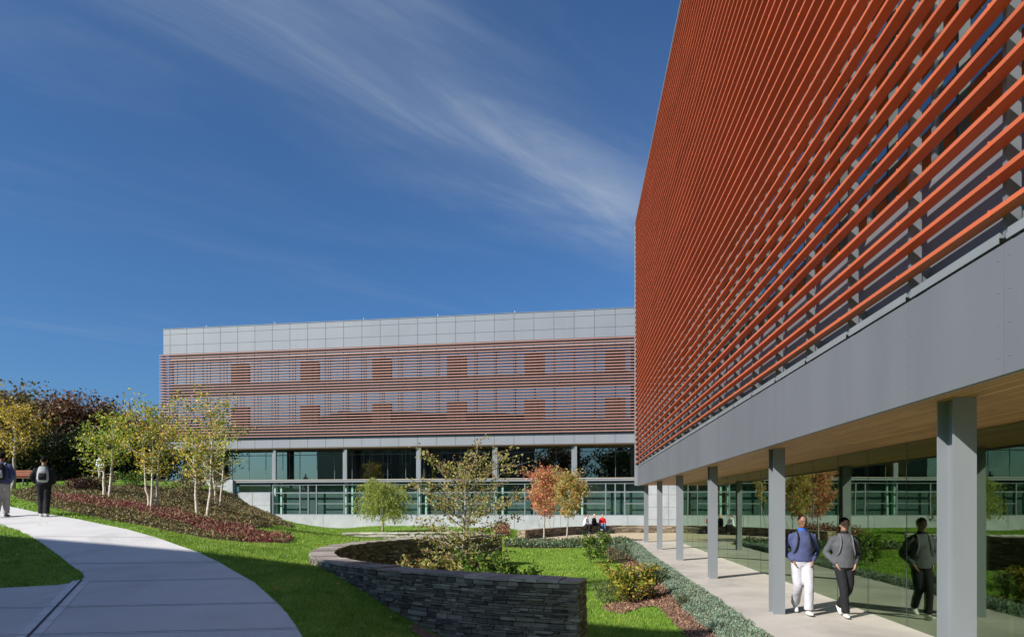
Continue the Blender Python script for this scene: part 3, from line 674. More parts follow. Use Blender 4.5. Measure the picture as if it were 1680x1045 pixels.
for k in (-16, -12, -7, -3, 1): mb.tube(farf([(GA(k), .4, 16.3), (GA(k), .4, 16.62)]), .02, 5)
Q('roof_rod', mb, M['whitemetal'])
mb = MB(); mb.box(B0 - .03, B1, -.03, .6, 16.3, 16.34, farf); Q('roof_edge', mb, M['steel'])
mb = MB(); mb.box(B0 + .2, B1, .3, 20, 16.0, 16.2, farf); Q('roof', mb, M['roof'])
mb = MB()   # wall bands behind the screen
for z0, z1 in ((7.22, 8.3), (10.8, 11.73), (13.75, 14.26)): mb.box(B0 + .3, B1, .35, .55, z0, z1, farf)
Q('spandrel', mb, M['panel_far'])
mb = MB(); mb.box(B0 + .35, B1, 4.2, 4.3, 7.3, 14.2, farf)
for z in (7.25, 10.95, 14.1): mb.box(B0 + .4, B1, .6, 19, z, z + .08, farf)
mb.box(B0 + .3, B0 + .4, 8, 19.8, 7.2, 14.2, farf); mb.box(B0 + .3, B1, 19.7, 19.9, 0, 16, farf); mb.box(B1 - .1, B1, .3, 19.8, 0, 16, farf)
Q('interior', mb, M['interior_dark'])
fme = None
for z0, z1 in ((8.3, 10.8), (11.73, 13.75)):
    fme = None
    for k in KS[:-1]:
        a0, a1 = GA(k), GA(k + 1)
        if a0 < B0 + .2: continue
        if fme is None:
            m1 = MB(); c = farf([[a0, .45, z0]])[0]
            m1.box(a0, a0 + .035, .42, .5, z0, z1, farf); m1.box(a0 + .035, a1, .40, .5, z1 - .06, z1, farf); m1.box(a0 + .06, a1, .40, .5, z0, z0 + .06, farf)
            m2 = MB(); m2.box(a0 + .06, a1, .44, .455, z0 + .06, z1 - .06, farf)
            fme = m1.mesh('window'); fme.transform(Matrix.Translation(-Vector(c))); fme.materials.append(M['frame'])
            gme = m2.mesh('pane'); gme.transform(Matrix.Translation(-Vector(c))); gme.materials.append(M['glass_far'])
        wo = bpy.data.objects.new('window', fme); COL.objects.link(wo); wo.parent = fb; wo.location = Vector(farf([[a0, .45, z0]])[0]) - fb.location
        po = bpy.data.objects.new('pane', gme); COL.objects.link(po); po.parent = wo
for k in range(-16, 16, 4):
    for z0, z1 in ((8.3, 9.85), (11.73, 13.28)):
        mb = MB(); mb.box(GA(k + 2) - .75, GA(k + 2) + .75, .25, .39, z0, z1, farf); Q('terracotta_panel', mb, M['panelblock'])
# screen supports and louvers
for k in KS:
    a = GA(k)
    if a > B0: mb = MB(); mb.box(a - .02, a + .02, -.08, -.02, 7.24, 14.24, farf); Q('screen_support', mb, M['darksteel'])
l0 = None; NF = 32; dzf = (14.14 - 7.36) / (NF - 1)
for i in range(NF):
    if l0 is None:
        mb = MB(); z = 7.36
        mb.box(B0 - .22, B1, -.22, -.08, z - .035, z + .035, farf); mb.box(B0 - .22, B0 - .08, -.08, 8, z - .035, z + .035, farf)
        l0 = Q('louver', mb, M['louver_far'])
    else:
        o = l0.copy(); COL.objects.link(o); o.parent = fb; o.location = Vector((0, 0, i * dzf))
# upper hall: recessed glazing behind slim columns
mb = MB(); mb.box(B0 + .02, B1, .02, 20, 6.40, 6.478, farf); Q('soffit', mb, M['wood'])
uvl = fb.children[-1].data; 
for k in range(-16, 17, 4):
    mb = MB(); a = GA(k); mb.box(a - .22, a - .12, .35, .60, 3.9, 6.40, farf); mb.box(a + .02, a + .2, .15, .35, 3.9, 6.40, farf); mb.box(a - .12, a + .05, .28, .34, 3.9, 6.4, farf); Q('column', mb, M['steel'])
for k in KS[:-1]:
    if GA(k) < B0: continue
    mb = MB(); mb.box(GA(k) + .02, GA(k + 1) - .02, 1.7, 1.715, 3.92, 6.39, farf); Q('glass_pane', mb, M['glass_hall'])
mb = MB()
for k in KS: mb.box(GA(k) - .02, GA(k) + .02, 1.68, 1.74, 3.92, 6.39, farf)
mb.box(GA(-18), B1, 1.66, 1.74, 5.98, 6.03, farf)
Q('mullion', mb, M['frame'])
mb = MB(); mb.box(B0 + .1, B1, 6.0, 6.2, 3.9, 6.4, farf); Q('hall_wall', mb, M['interior'])
for k in (-15, -12, -9, -6, -3, 0, 3, 6):
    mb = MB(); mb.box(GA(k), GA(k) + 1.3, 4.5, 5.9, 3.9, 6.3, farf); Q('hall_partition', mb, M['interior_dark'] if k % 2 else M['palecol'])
mb = MB(); mb.box(B0, B1, -.10, 19.5, 3.72, 3.88, farf); Q('terrace_slab', mb, M['panel_far'])
mb = MB(); mb.box(B0, B1, -.14, -.02, 3.885, 3.95, farf); Q('terrace_edge', mb, M['capstone'])
# concrete base: sill wall, left block, right block; lower windows in groups of four bays
def X2A(u): t = (u - CU) / F; return t * 51.2 / (1 + .166 * t) * nm
aL, aM, aR = X2A(385), X2A(443), X2A(1062)
mb = MB(); mb.box(aM, aR, .0, .4, -.3, 1.17, farf); Q('concrete_sill_wall', mb, M['concrete'])
mb = MB(); mb.box(aL + .02, aM, .01, .5, -.3, 2.92, farf); Q('concrete_panel', mb, M['concrete'])
mb = MB(); mb.box(aR, B1, .02, .5, -.3, 3.71, farf); Q('concrete_wall', mb, M['concrete'])
mb = MB(); mb.box(B0, aL, -.3, .3, 0, 3.96, farf); Q('concrete_end_wall', mb, M['concrete'])
mb = MB()
for u in (424, 530, 720, 844, 920, 1030, 1085): a = X2A(u); mb.box(a - .01, a + .01, -.004, .02, .0, 1.15, farf)
for a in np.arange(aR + 1.5, B1, 1.5): mb.box(a - .008, a + .008, .014, .03, 0, 3.7, farf)
for z in (.9, 1.8, 2.7): mb.box(aR, B1, .014, .03, z - .008, z + .008, farf)
mb.box(aL + .1, aM, .004, .03, 1.9, 1.915, farf); mb.box(X2A(414) - .01, X2A(414) + .01, .004, .03, 1.0, 2.9, farf)
Q('concrete_joint', mb, M['joint'])
mb = MB(); mb.box(aL, B1, .62, .66, 1.2, 3.7, farf); Q('blind', mb, M['shade'])
for k in range(-12, 9, 4):
    c0 = GA(k); w = MB()
    if c0 > aR: break
    for fr in (0, .385, .5, .615):
        w.box(c0 + 6 * fr - .04, c0 + 6 * fr + .04, .08, .2, 1.17 if c0 + 6 * fr > aM - .3 else 2.92, 3.58, farf)
    e = min(c0 + 6, aR)
    w.box(c0, e, .09, .19, 2.86, 2.94, farf); w.box(c0, e, .09, .19, 3.5, 3.58, farf); w.box(c0, e, .09, .19, 1.171, 1.23, farf)
    w.box(c0, c0 + 2.31, .10, .18, 2.02, 2.08, farf); w.box(c0 + 3.69, e, .10, .18, 2.02, 2.08, farf)
    wd = Q('window', w, M['steel'])
    for x0, x1 in ((0, 2.31), (2.31, 3.0), (3.0, 3.69), (3.69, 6)):
        if c0 + x0 > aR: continue
        p = MB(); p.box(c0 + x0 + .04, min(c0 + x1, aR) - .04, .14 if x1 - x0 > 1 else .20, .15 if x1 - x0 > 1 else .21, 1.23, 3.5, farf)
        build('pane', p, M['glass_low'], wd)
    mb = MB(); mb.box(c0 - .12, c0 + .16, .34, .6, 1.17, 3.7, farf); mb.box(c0 + .5, c0 + .64, .34, .45, 1.17, 3.7, farf)
    if c0 < aR: Q('inner_column', mb, M['palecol'])
w = MB(); w.box(aL + .1, aM, .10, .16, 2.92, 2.97, farf); w.box(aL + .1, aM, .10, .16, 3.5, 3.58, farf); wd = Q('window', w, M['steel'])
p = MB(); p.box(aL + .1, aM, .13, .14, 2.97, 3.5, farf); build('pane', p, M['glass_low'], wd)

# ------------------------------------------------------------------ trees
def limb_pts(base, az, elev, length, rg, curve=.15, n=6, wig=.04):
    p = np.array(base, float); d = np.array([math.cos(az) * math.cos(elev), math.sin(az) * math.cos(elev), math.sin(elev)]); out = [p.copy()]
    for i in range(n):
        d = d + np.array([0, 0, curve / n]) + rg.normal(size=3) * wig; d /= np.linalg.norm(d); p = p + d * length / n; out.append(p.copy())
    return np.array(out)
def tree(name, label, pos, height, r, leafmat, bark, seed, crown0=.3, nlimb=26, nleaf=6000, lsize=.1, elev=(10, 60), stems=1, lean=.1, env='oval',
         trunk_r=.05, group=None, sub=5, curve=.3, jit=.12, droop=0.0, top_leaves=True, clump=.0, cat='tree', aspect=.6, stemspread=.25, sx=1.0, inner=.25):
    rg = np.random.default_rng(seed); root = thing(name, label, cat, tuple(pos), 0, group); base = np.array(pos, float)
    wood = MB(); LP = []; 
    def envr(t):
        if env == 'oval': return math.sqrt(max(0.02, 1 - (2 * t - .95) ** 2 * .95)) 
        if env == 'cone': return max(.12, (1 - t) ** .75)
        if env == 'round': return math.sqrt(max(.03, 1 - (2 * t - 1) ** 2))
        if env == 'vase': return .35 + .65 * math.sin(min(1, t * 1.15) * math.pi * .62)
        return 1
    for s_ in range(stems):
        az0 = 2 * math.pi * s_ / max(stems, 1) + rg.uniform(-.4, .4); ln = lean * (1 if stems > 1 else .3) * rg.uniform(.5, 1.2)
        h = height * (1 if s_ == 0 else rg.uniform(.72, .98)); off = np.array([math.cos(az0), math.sin(az0), 0]) * (stemspread * rg.uniform(.4, 1) if stems > 1 else 0)
        tp = [base + off + np.array([0, 0, -.12])]; d = np.array([math.cos(az0) * ln, math.sin(az0) * ln, 1.0]); p = base + off
        K = 12; w = rg.normal(size=(K, 2)) * .02 * height / K * 2
        for i in range(K):
            p = p + d * h / K + np.array([w[i][0], w[i][1], 0]); tp.append(p.copy())
        tp = np.array(tp); rr = trunk_r / math.sqrt(stems) ** .6 * (1 - np.linspace(0, .93, len(tp)) ** 1.1); rr[0] *= 1.3
        wood.tube(tp, rr, 8)
        nl = nlimb // stems
        for i in range(nl):
            t = (i + rg.uniform(0, .9)) / nl; hf = crown0 + (1 - crown0) * t * .97
            q = hf * (len(tp) - 2) + 1; i0 = min(int(q), len(tp) - 2); b = tp[i0] * (1 - (q - i0)) + tp[i0 + 1] * (q - i0)
            ln_ = r * envr(t) * rg.uniform(.7, 1.12) * (1 if stems == 1 else .75); az = i * 2.399 + rg.uniform(-.5, .5); el = R(elev[0] + (elev[1] - elev[0]) * t + rg.uniform(-12, 12))
            L = ln_ / max(.35, math.cos(el)) * (.92); L = min(L, (1 - hf) * h * 1.0 + r * .9)
            lp = limb_pts(b, az, el, L, rg, curve); r0 = max(.006, rr[i0] * .5); wood.tube(lp, np.linspace(r0, .004, len(lp)), 5, cap=False)
            for k in range(sub):
                f = rg.uniform(inner, .95); j0 = f * (len(lp) - 1); jj = int(j0); bb = lp[jj] * (1 - (j0 - jj)) + lp[min(jj + 1, len(lp) - 1)] * (j0 - jj)
                tw = limb_pts(bb, az + rg.uniform(-1.3, 1.3), el * .6 + rg.uniform(-.5, .7), L * rg.uniform(.2, .42), rg, curve, 4, .12)
                wood.tube(tw, np.linspace(r0 * .35 + .002, .002, len(tw)), 3, cap=False); LP.append((tw, 1.0))
            LP.append((lp[int(len(lp) * inner):], 1.3))
    tot = sum(np.linalg.norm(np.diff(l, axis=0), axis=1).sum() * w for l, w in LP); pts = []
    for l, w in LP:
        n = max(1, int(nleaf * np.linalg.norm(np.diff(l, axis=0), axis=1).sum() * w / tot))
        if clump: n = int(n * max(0, rg.normal(1, clump)))
        q = rg.uniform(0, len(l) - 1.001, n); i0 = q.astype(int); fr = (q - i0)[:, None]
        pts.append(l[i0] * (1 - fr) + l[i0 + 1] * fr + rg.normal(size=(n, 3)) * jit)
    pts = np.concatenate(pts); pts = pts[pts[:, 2] > base[2] + .03]
    kz = height / (np.percentile(pts[:, 2], 99.7) - base[2]); kr = r / np.percentile(np.hypot(pts[:, 0] - base[0], pts[:, 1] - base[1]), 97)
    sc_ = np.array([kr, kr, kz]); pts = base + (pts - base) * sc_; wood.v = [base + (q - base) * sc_ for q in wood.v]
    build('trunk', wood, bark, root, smooth=True)
    me = quads_mesh('crown', leaves(pts, lsize, rg, aspect, droop), 4); me.transform(Matrix.Translation(-Vector(pos))); link('crown', me, leafmat, root)
    return root
def onpix(u, v): x, y, z = pixg(u, v); return (x, y, z)
def atuy(u, Y): x = (u - CU) / F * Y; return (x, Y, gz(x, Y))

tree('sapling_tree', 'sparse bronze leaved sapling inside the curved stone wall', atuy(754, 16.4), 3.7, 1.42, M['leaf_oak'], M['trunk_grey'], 11, crown0=.2, nlimb=50, nleaf=4700, lsize=.074, elev=(2, 62), trunk_r=.045, sub=5, curve=.25, jit=.05, env='oval', inner=.2)
# willow: fine hanging twigs
def willow(pos, h, r, seed):
    rg = np.random.default_rng(seed); root = thing('willow_tree', 'small yellow green weeping willow on the lawn before the concrete base', 'tree', pos)
    wood = MB(); base = np.array(pos); tp = limb_pts(base - (0, 0, .1), 0, R(89), h * .78, rg, 0, 8, .02); wood.tube(tp, np.linspace(.075, .03, len(tp)), 8); L = []
    for i in range(60):
        t = rg.uniform(.42, 1); b = tp[int(t * (len(tp) - 1))]; az = i * 2.399; ln = r * rg.uniform(.6, 1.05) * (1.12 - .55 * max(0, t - .5) * 2 * .8)
        lp = limb_pts(b, az, R(rg.uniform(25, 65)), ln, rg, -.75, 7, .06); wood.tube(lp, np.linspace(.016, .004, len(lp)), 4, cap=False)
        for k in range(9):
            f = rg.integers(2, len(lp)); tw = limb_pts(lp[f], az + rg.uniform(-1.4, 1.4), R(rg.uniform(-10, 45)), rg.uniform(.6, 1.35), rg, -3.2, 7, .09)
            tw[:, 2] = np.maximum(tw[:, 2], base[2] + .65 + rg.uniform(0, .5)); L.append(tw)
    pts = np.concatenate([(lambda q: l[q.astype(int)] * (1 - (q % 1))[:, None] + l[q.astype(int) + 1] * (q % 1)[:, None])(rg.uniform(0, len(l) - 1.001, 26)) for l in L])
    pts += rg.normal(size=pts.shape) * .03
    build('trunk', wood, M['trunk_grey'], root, True)
    me = quads_mesh('crown', leaves(pts, .17, rg, .2, droop=1.6), 4); me.transform(Matrix.Translation(-Vector(pos))); link('crown', me, M['leaf_willow'], root)
willow(atuy(628, 44), 4.3, 1.75, 4)
tree('maple_tree', 'young maple with pinkish red crown at the front of the plaza', (lambda x: (x, 37, 0))((893 - CU) / F * 37), 4.1, 1.12, M['leaf_maple'], M['trunk_grey'], 21, crown0=.36, nlimb=36, nleaf=4600, lsize=.12, elev=(25, 75), trunk_r=.05, sub=6, jit=.09, env='oval', group='young maples on the plaza')
tree('maple_tree', 'young maple with orange green crown, right one of the plaza pair', (lambda x: (x, 35.9, 0))((930 - CU) / F * 35.9), 3.9, 1.0, M['leaf_maple_green'], M['trunk_grey'], 22, crown0=.36, nlimb=36, nleaf=4000, lsize=.12, elev=(25, 75), trunk_r=.05, sub=6, jit=.09, env='oval', group='young maples on the plaza')
tree('serviceberry_tree', 'thin slanting stem leafing behind the red maple', (lambda p: (p[0], p[1], max(p[2], .0)))(atuy(889, 43.3)), 3.5, .8, M['leaf_maple'], M['trunk_grey'], 23, crown0=.5, nlimb=16, nleaf=1200, lsize=.12, elev=(30, 75), trunk_r=.05, lean=.3, stems=2, stemspread=.1)
tree('serviceberry_tree', 'thin slanting stem leafing behind the orange green maple', (909 * 0 + (909 - CU) / F * 43.8, 46.5, .2), 3.5, .8, M['leaf_maple_green'], M['trunk_grey'], 24, crown0=.5, nlimb=16, nleaf=1000, lsize=.12, elev=(30, 75), trunk_r=.05, lean=.3, stems=2, stemspread=.1)
tree('birch_tree', 'small multi stemmed birch with green yellow crown, leftmost on the mound', onpix(175, 819), 4.0, 1.3, M['leaf_birch_green'], M['trunk_birch'], 31, crown0=.38, nlimb=30, nleaf=2600, lsize=.112, elev=(5, 65), stems=2, stemspread=.10, lean=.04, trunk_r=.06, sub=5, jit=.12)
tree('birch_tree', 'wide multi stemmed birch between the other two clumps on the mound', onpix(252, 836), 4.6, 1.25, M['leaf_birch'], M['trunk_birch'], 32, crown0=.36, nlimb=40, nleaf=2900, lsize=.112, elev=(15, 75), stems=4, stemspread=.18, lean=.045, trunk_r=.062, sub=5, jit=.12)
tree('birch_tree', 'tall multi stemmed golden birch in front of the louvers at the mound foot', onpix(334, 851), 4.75, 1.4, M['leaf_birch'], M['trunk_birch'], 33, crown0=.42, nlimb=38, nleaf=2600, lsize=.105, elev=(15, 75), stems=2, stemspread=.12, lean=.04, trunk_r=.062, sub=5, jit=.11)
tree('birch_tree', 'slim birch with leafy side twigs right of the golden birch', onpix(358, 833), 4.1, 1.25, M['leaf_birch_green'], M['trunk_birch'], 34, crown0=.3, nlimb=22, nleaf=850, lsize=.1, elev=(20, 60), stems=2, stemspread=.12, lean=.07, trunk_r=.055, sub=4, jit=.1)
tree('gold_tree', 'thin yellow leaved young tree at the left edge behind the walkers', (lambda x: (x, 33, gz(x, 33)))((21 - CU) / F * 33), 4.3, 1.35, M['leaf_gold'], M['trunk_grey'], 35, crown0=.42, nlimb=24, nleaf=1500, lsize=.14, elev=(15, 60), trunk_r=.09, sub=5, jit=.14)
BT = 'large trees behind the mound'
def big(label, u, Y, vtop, r, leafk, seed, n=27000, ls=.27, bark='trunk_dark', c0=.12, env='round', name='large_tree', grp=BT):
    x = (u - CU) / F * Y; z = gz(x, Y) if Y < 90 else 2.5; h = CZ + (VH - vtop) / F * Y - z
    tree(name, label, (x, Y, z), h * .93, r, M[leafk], M[bark], seed, crown0=c0, nlimb=44, nleaf=n, lsize=ls, elev=(0, 65), trunk_r=.28, sub=6, jit=.55, env=env, group=grp, clump=.35)
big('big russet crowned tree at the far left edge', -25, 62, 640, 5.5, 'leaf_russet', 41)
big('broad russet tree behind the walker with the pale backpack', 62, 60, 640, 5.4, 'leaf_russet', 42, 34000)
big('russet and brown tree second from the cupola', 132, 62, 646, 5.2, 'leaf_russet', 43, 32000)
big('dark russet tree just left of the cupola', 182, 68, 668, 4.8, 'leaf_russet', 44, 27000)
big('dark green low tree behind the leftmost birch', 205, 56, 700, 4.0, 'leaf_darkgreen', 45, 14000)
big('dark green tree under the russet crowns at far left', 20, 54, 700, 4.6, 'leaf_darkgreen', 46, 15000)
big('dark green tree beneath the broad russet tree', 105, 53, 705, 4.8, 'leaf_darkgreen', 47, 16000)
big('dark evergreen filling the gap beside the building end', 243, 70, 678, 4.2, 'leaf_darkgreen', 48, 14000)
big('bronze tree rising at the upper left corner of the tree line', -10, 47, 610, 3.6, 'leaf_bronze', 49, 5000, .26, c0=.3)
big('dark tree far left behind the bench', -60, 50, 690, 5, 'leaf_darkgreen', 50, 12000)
for i, (u, Y, vt) in enumerate([(-140, 75, 640), (-230, 70, 650)]):
    big(['russet tree beyond the left edge of the view', 'second russet tree well beyond the left edge'][i], u, Y, vt, 6, 'leaf_russet', 60 + i, 9000)
for i, (x_, y_, h_, r_) in enumerate([(-34, -26, 14, 6), (-20, -34, 15, 6.5), (-6, -30, 13, 6), (7, -36, 15, 6.5), (19, -28, 13, 6), (31, -34, 14, 6.5), (-48, -38, 15, 7)]):
    tree('large_tree', ['broad green', 'tall russet', 'dark green', 'bronze', 'round dark', 'tall green', 'wide russet'][i] + ' tree in the row behind the viewpoint mirrored in the glass', (x_, y_, gz(x_, y_)), h_, r_, M[['leaf_darkgreen', 'leaf_russet', 'leaf_darkgreen', 'leaf_bronze', 'leaf_darkgreen', 'leaf_darkgreen', 'leaf_russet'][i]], M['trunk_dark'], 120 + i, crown0=.15, nlimb=34, nleaf=6000, lsize=.6, elev=(0, 65), trunk_r=.3, sub=5, jit=.5, env='round', group='trees behind the viewpoint')
# shrubs
def shrub(label, pos, h, r, leafk, seed, n=1500, ls=.07, name='shrub', elev=(15, 80), jit=.05, group=None, stems=5, aspect=.6):
    return tree(name, label, pos, h, r, M[leafk], M['trunk_dark'], seed, crown0=.12, nlimb=26, nleaf=n, lsize=ls, elev=elev, stems=stems, stemspread=r * .35, lean=.35, trunk_r=.02, sub=4, jit=jit, env='vase', group=group, cat='shrub', inner=.15, aspect=aspect)
shrub('round yellow green shrub with orange tips on the near mulch patch', onpix(1030, 988), .88, .62, 'leaf_yellowshrub', 71, 2300, .075)
shrub('dark wispy shrub right behind the yellow green shrub', atuy(1062, 15.2), .72, .45, 'leaf_wispy', 72, 2000, .055, aspect=.3)
shrub('low dark shrub left of the yellow green shrub', atuy(995, 15.0), .5, .36, 'leaf_wispy', 73, 900, .05, aspect=.35)
shrub('bright green upright shrub at the planting strip corner', onpix(978, 924), 1.15, .6, 'leaf_shrub', 74, 2000, .08)
shrub('loose feathery green shrub right of the upright shrub', atuy(1012, 24.5), .75, .75, 'leaf_wispy', 75, 1900, .07, aspect=.35)
shrub('small reddish green shrub near the walkway edge', atuy(1075, 17.5), .42, .42, 'leaf_wispy', 76, 900, .06)
shrub('glossy green bush beside the end of the curved wall', atuy(800, 14.6), 1.15, .62, 'leaf_shrub', 77, 2600, .08)
shrub('low green bush outermost by the bowl lawn', atuy(846, 15.2), .85, .5, 'leaf_shrub', 78, 1800, .075)
shrub('bronze bush behind the front stone wall', atuy(715, 15.5), .95, .8, 'leaf_oak', 79, 1700, .085)
shrub('small tuft shrub beside the juniper mat', atuy(1120, 13.6), .3, .22, 'leaf_wispy', 80, 500, .04, aspect=.35)
for i, (u, v, h, r, k, lb) in enumerate([(160, 807, .9, .9, 'leaf_bedcover', 'brown bush behind the leftmost birch'), (222, 800, 1.1, 1.0, 'leaf_shrub', 'olive bush on the mound crest between birches'), (300, 826, 1.2, 1.1, 'leaf_bedcover', 'straggly bush between the wide and golden birches'),
        (318, 803, 1.3, 1.0, 'leaf_bronze', 'bronze bush against the concrete end wall'), (356, 806, 1.4, .9, 'leaf_bronze', 'reddish bush at the corner of the concrete end wall'), (130, 806, .7, .8, 'leaf_redcover', 'low red bush near the mound crest')]):
    shrub(lb, onpix(u, v), h, r, k, 90 + i, 900, .12, jit=.1)

# ------------------------------------------------------------------ people
def chain(mb, pts, radii, n=14, lat=(1, 0, 0), sub=4):
    P_ = catmull(pts, sub); k = np.linspace(0, len(radii) - 1, len(P_)); rd = np.array([r if hasattr(r, '__len__') else (r, r) for r in radii], float)
    mb.tube(P_, np.stack([np.interp(k, range(len(rd)), rd[:, 0]), np.interp(k, range(len(rd)), rd[:, 1])], 1), n, True, lat)
def organic(name, mb, mat, parent, vox=.014, smooth=4, wr=0.0, seed=0):
    me = mb.mesh(name); o = bpy.data.objects.new('tmp', me); COL.objects.link(o)
    bm = bmesh.new(); bm.from_mesh(me); bmesh.ops.recalc_face_normals(bm, faces=bm.faces); bm.to_mesh(me); bm.free()
    md = o.modifiers.new('r', 'REMESH'); md.mode = 'VOXEL'; md.voxel_size = vox; md.use_smooth_shade = True
    sm = o.modifiers.new('s', 'SMOOTH'); sm.iterations = smooth; sm.factor = .5
    if wr:
        tx = bpy.data.textures.new('w', 'CLOUDS'); tx.noise_scale = .09; tx.noise_depth = 2
        dm = o.modifiers.new('d', 'DISPLACE'); dm.texture = tx; dm.strength = wr; dm.mid_level = .5; dm.texture_coords = 'LOCAL'
    dg = bpy.context.evaluated_depsgraph_get(); me2 = bpy.data.meshes.new_from_object(o.evaluated_get(dg)); bpy.data.objects.remove(o); me2.name = name
    me2.materials.clear(); r = link(name, me2, mat, parent, True); return r
skinD = flat('dark_skin', (0.22, 0.105, 0.065), .5, var=.05); skinM = flat('brown_skin', (0.36, 0.20, 0.13), .5, var=.05); skinL = flat('light_skin', (0.55, 0.33, 0.24), .5, var=.05)
def cloth(name, c, var=.12): return flat(name, c, .85, var=var, scale=9, spec=.2, bump=.15)
hairm = flat('dark_hair', (0.012, 0.009, 0.008), .9, spec=.1); hairb = flat('blond_hair', (0.42, 0.28, 0.13), .6); hairn = flat('brown_hair', (0.07, 0.04, 0.025), .6)
eye_w = flat('eye_white', (.4, .38, .36), .5); eye_d = flat('iris', (.02, .012, .01), .2); lipm = flat('lips', (.25, .08, .07), .5)
def person(label, loc, rz, H, skin, top, legs, shoe, hairmat, J, hair='short', thin=1.0, hands=True, group=None, sleeve=1.0, face=True, vox=.014):
    """J: joint positions for a 1.80 m figure facing -Y: hip, kneeL/R, ankleL/R, toe dir, neck, head, shoulder, elbow, wrist"""
    root = thing('person', label, 'person', loc, rz, group); s = H / 1.8
    V3 = lambda p: np.array(p, float) * s
    hip, chest, neck, head = V3(J['hip']), V3(J['chest']), V3(J['neck']), V3(J['head'])
    lat = J.get('lat', (1, 0, 0)); latv = np.array(lat, float)
    body = MB()
    # head: skull, jaw, nose, ears, neck
    hr = .108 * s; fw = np.array(J.get('face', (0, -1, 0)), float); fw /= np.linalg.norm(fw); side = np.cross(fw, (0, 0, 1)); side /= np.linalg.norm(side); upv = np.cross(side, fw)
    Rm = np.stack([side, fw, upv], 1)
    body.ell(head + upv * .015 * s, (hr * .72, hr * .92, hr * 1.0), 18, 12, Rm)
    body.ell(head + fw * .022 * s - upv * .058 * s, (hr * .56, hr * .66, hr * .62), 16, 10, Rm)
    body.ell(head + fw * .098 * s - upv * .02 * s, (.013 * s, .02 * s, .026 * s), 8, 6, Rm)
    for sg in (-1, 1): body.ell(head + side * sg * .078 * s - upv * .012 * s, (.012 * s, .02 * s, .032 * s), 8, 6, Rm)
    chain(body, [neck - (0, 0, .05 * s), (neck + head) / 2 - fw * .01 * s, head - upv * .03 * s - fw * .012 * s], [.062 * s, .055 * s, .056 * s], 12, lat)
    chain(body, [hip, chest, neck - (0, 0, .03 * s)], [(.145 * s, .10 * s), (.16 * s, .105 * s), (.08 * s, .06 * s)], 16, lat)
    for sd in 'LR':
        sh, el, wr = V3(J['sh' + sd]), V3(J['el' + sd]), V3(J['wr' + sd]); hp, kn, an = V3(J['hp' + sd]), V3(J['kn' + sd]), V3(J['an' + sd])
        chain(body, [sh, (sh + el) / 2, el, (el + wr) / 2, wr], [.05 * s, .046 * s, .038 * s, .036 * s, .027 * s], 10)
        chain(body, [hp, (hp + kn) / 2, kn, (kn + an) / 2 * 1.0, an], [.08 * s, .072 * s, .054 * s, .052 * s, .036 * s], 12)
        # hand: palm, four bent fingers of unequal length, thumb from the side of the palm
        hd = V3(J.get('hd' + sd, tuple((wr - el) / s))); hd /= np.linalg.norm(hd); pn = np.cross(hd, (0, 1, .2)); pn /= np.linalg.norm(pn); ac = np.cross(hd, pn)
        chain(body, [wr, wr + hd * .04 * s, wr + hd * .085 * s], [(.024 * s, .018 * s), (.018 * s, .04 * s), (.015 * s, .042 * s)], 10, pn)
        for q, (o_, ln) in enumerate(((-.03, .068), (-.01, .078), (.01, .074), (.03, .058))):
            b = wr + hd * .082 * s + ac * o_ * s; c1 = b + hd * ln * .45 * s; c2 = c1 + (hd * .8 - pn * .5 * (1 if sd == 'L' else -1)) * ln * .33 * s; c3 = c2 + (hd * .4 - pn * .8 * (1 if sd == 'L' else -1)) * ln * .25 * s
            chain(body, [b, c1, c2, c3], [.0095 * s, .009 * s, .0085 * s, .007 * s], 7, sub=2)
        b = wr + hd * .03 * s - ac * .03 * s; chain(body, [b, b + (hd * .5 - ac * .8) * .035 * s, b + (hd * .9 - ac * .6) * .065 * s], [.012 * s, .011 * s, .009 * s], 7, sub=2)
    organic('body', body, skin, root, vox * .6 if hands else vox, 2)
    if face:
        e1 = MB(); e2 = MB(); e3 = MB(); e4 = MB()
        for sg in (-1, 1):
            e1.ell(head + fw * .0835 * s + side * sg * .033 * s + upv * .008 * s, (.013 * s, .009 * s, .007 * s), 8, 6, Rm); e2.ell(head + fw * .094 * s + side * sg * .034 * s + upv * .008 * s, (.006 * s, .004 * s, .007 * s), 8, 6, Rm)
            e4.ell(head + fw * .091 * s + side * sg * .034 * s + upv * .030 * s, (.02 * s, .007 * s, .0045 * s), 8, 6, Rm)
        e3.ell(head + fw * .088 * s - upv * .062 * s, (.022 * s, .008 * s, .008 * s), 10, 6, Rm)
        ew = link('eyes', e1.mesh('eyes'), eye_w, root, True); link('irises', e2.mesh('irises'), eye_d, ew, True)
        link('mouth', e3.mesh('mouth'), lipm, root, True); link('eyebrows', e4.mesh('eyebrows'), hairm, root, True)
    hm = MB(); hc = head + upv * .034 * s - fw * .018 * s; hm.ell(hc, (hr * .80, hr * .95, hr * .93), 20, 12, Rm)
    if hair == 'long':
        chain(hm, [head + upv * .05 * s - fw * .03 * s, head - fw * .085 * s - upv * .04 * s, head - fw * .09 * s - upv * .2 * s], [(.07 * s, .06 * s), (.08 * s, .045 * s), (.05 * s, .03 * s)], 12, tuple(side))
    if hair == 'tail':
        chain(hm, [head - fw * .08 * s + upv * .03 * s, head - fw * .16 * s + upv * .02 * s, head - fw * .19 * s - upv * .08 * s], [.03 * s, .035 * s, .015 * s], 8, tuple(side))
    if hair == 'crop': hm = MB(); hm.ell(head + upv * .024 * s - fw * .012 * s, (hr * .75, hr * .94, hr * .965), 20, 12, Rm)
    hme = hm.mesh('hair'); bm = bmesh.new(); bm.from_mesh(hme)       # keep the scalp, clear the face
    dl = []
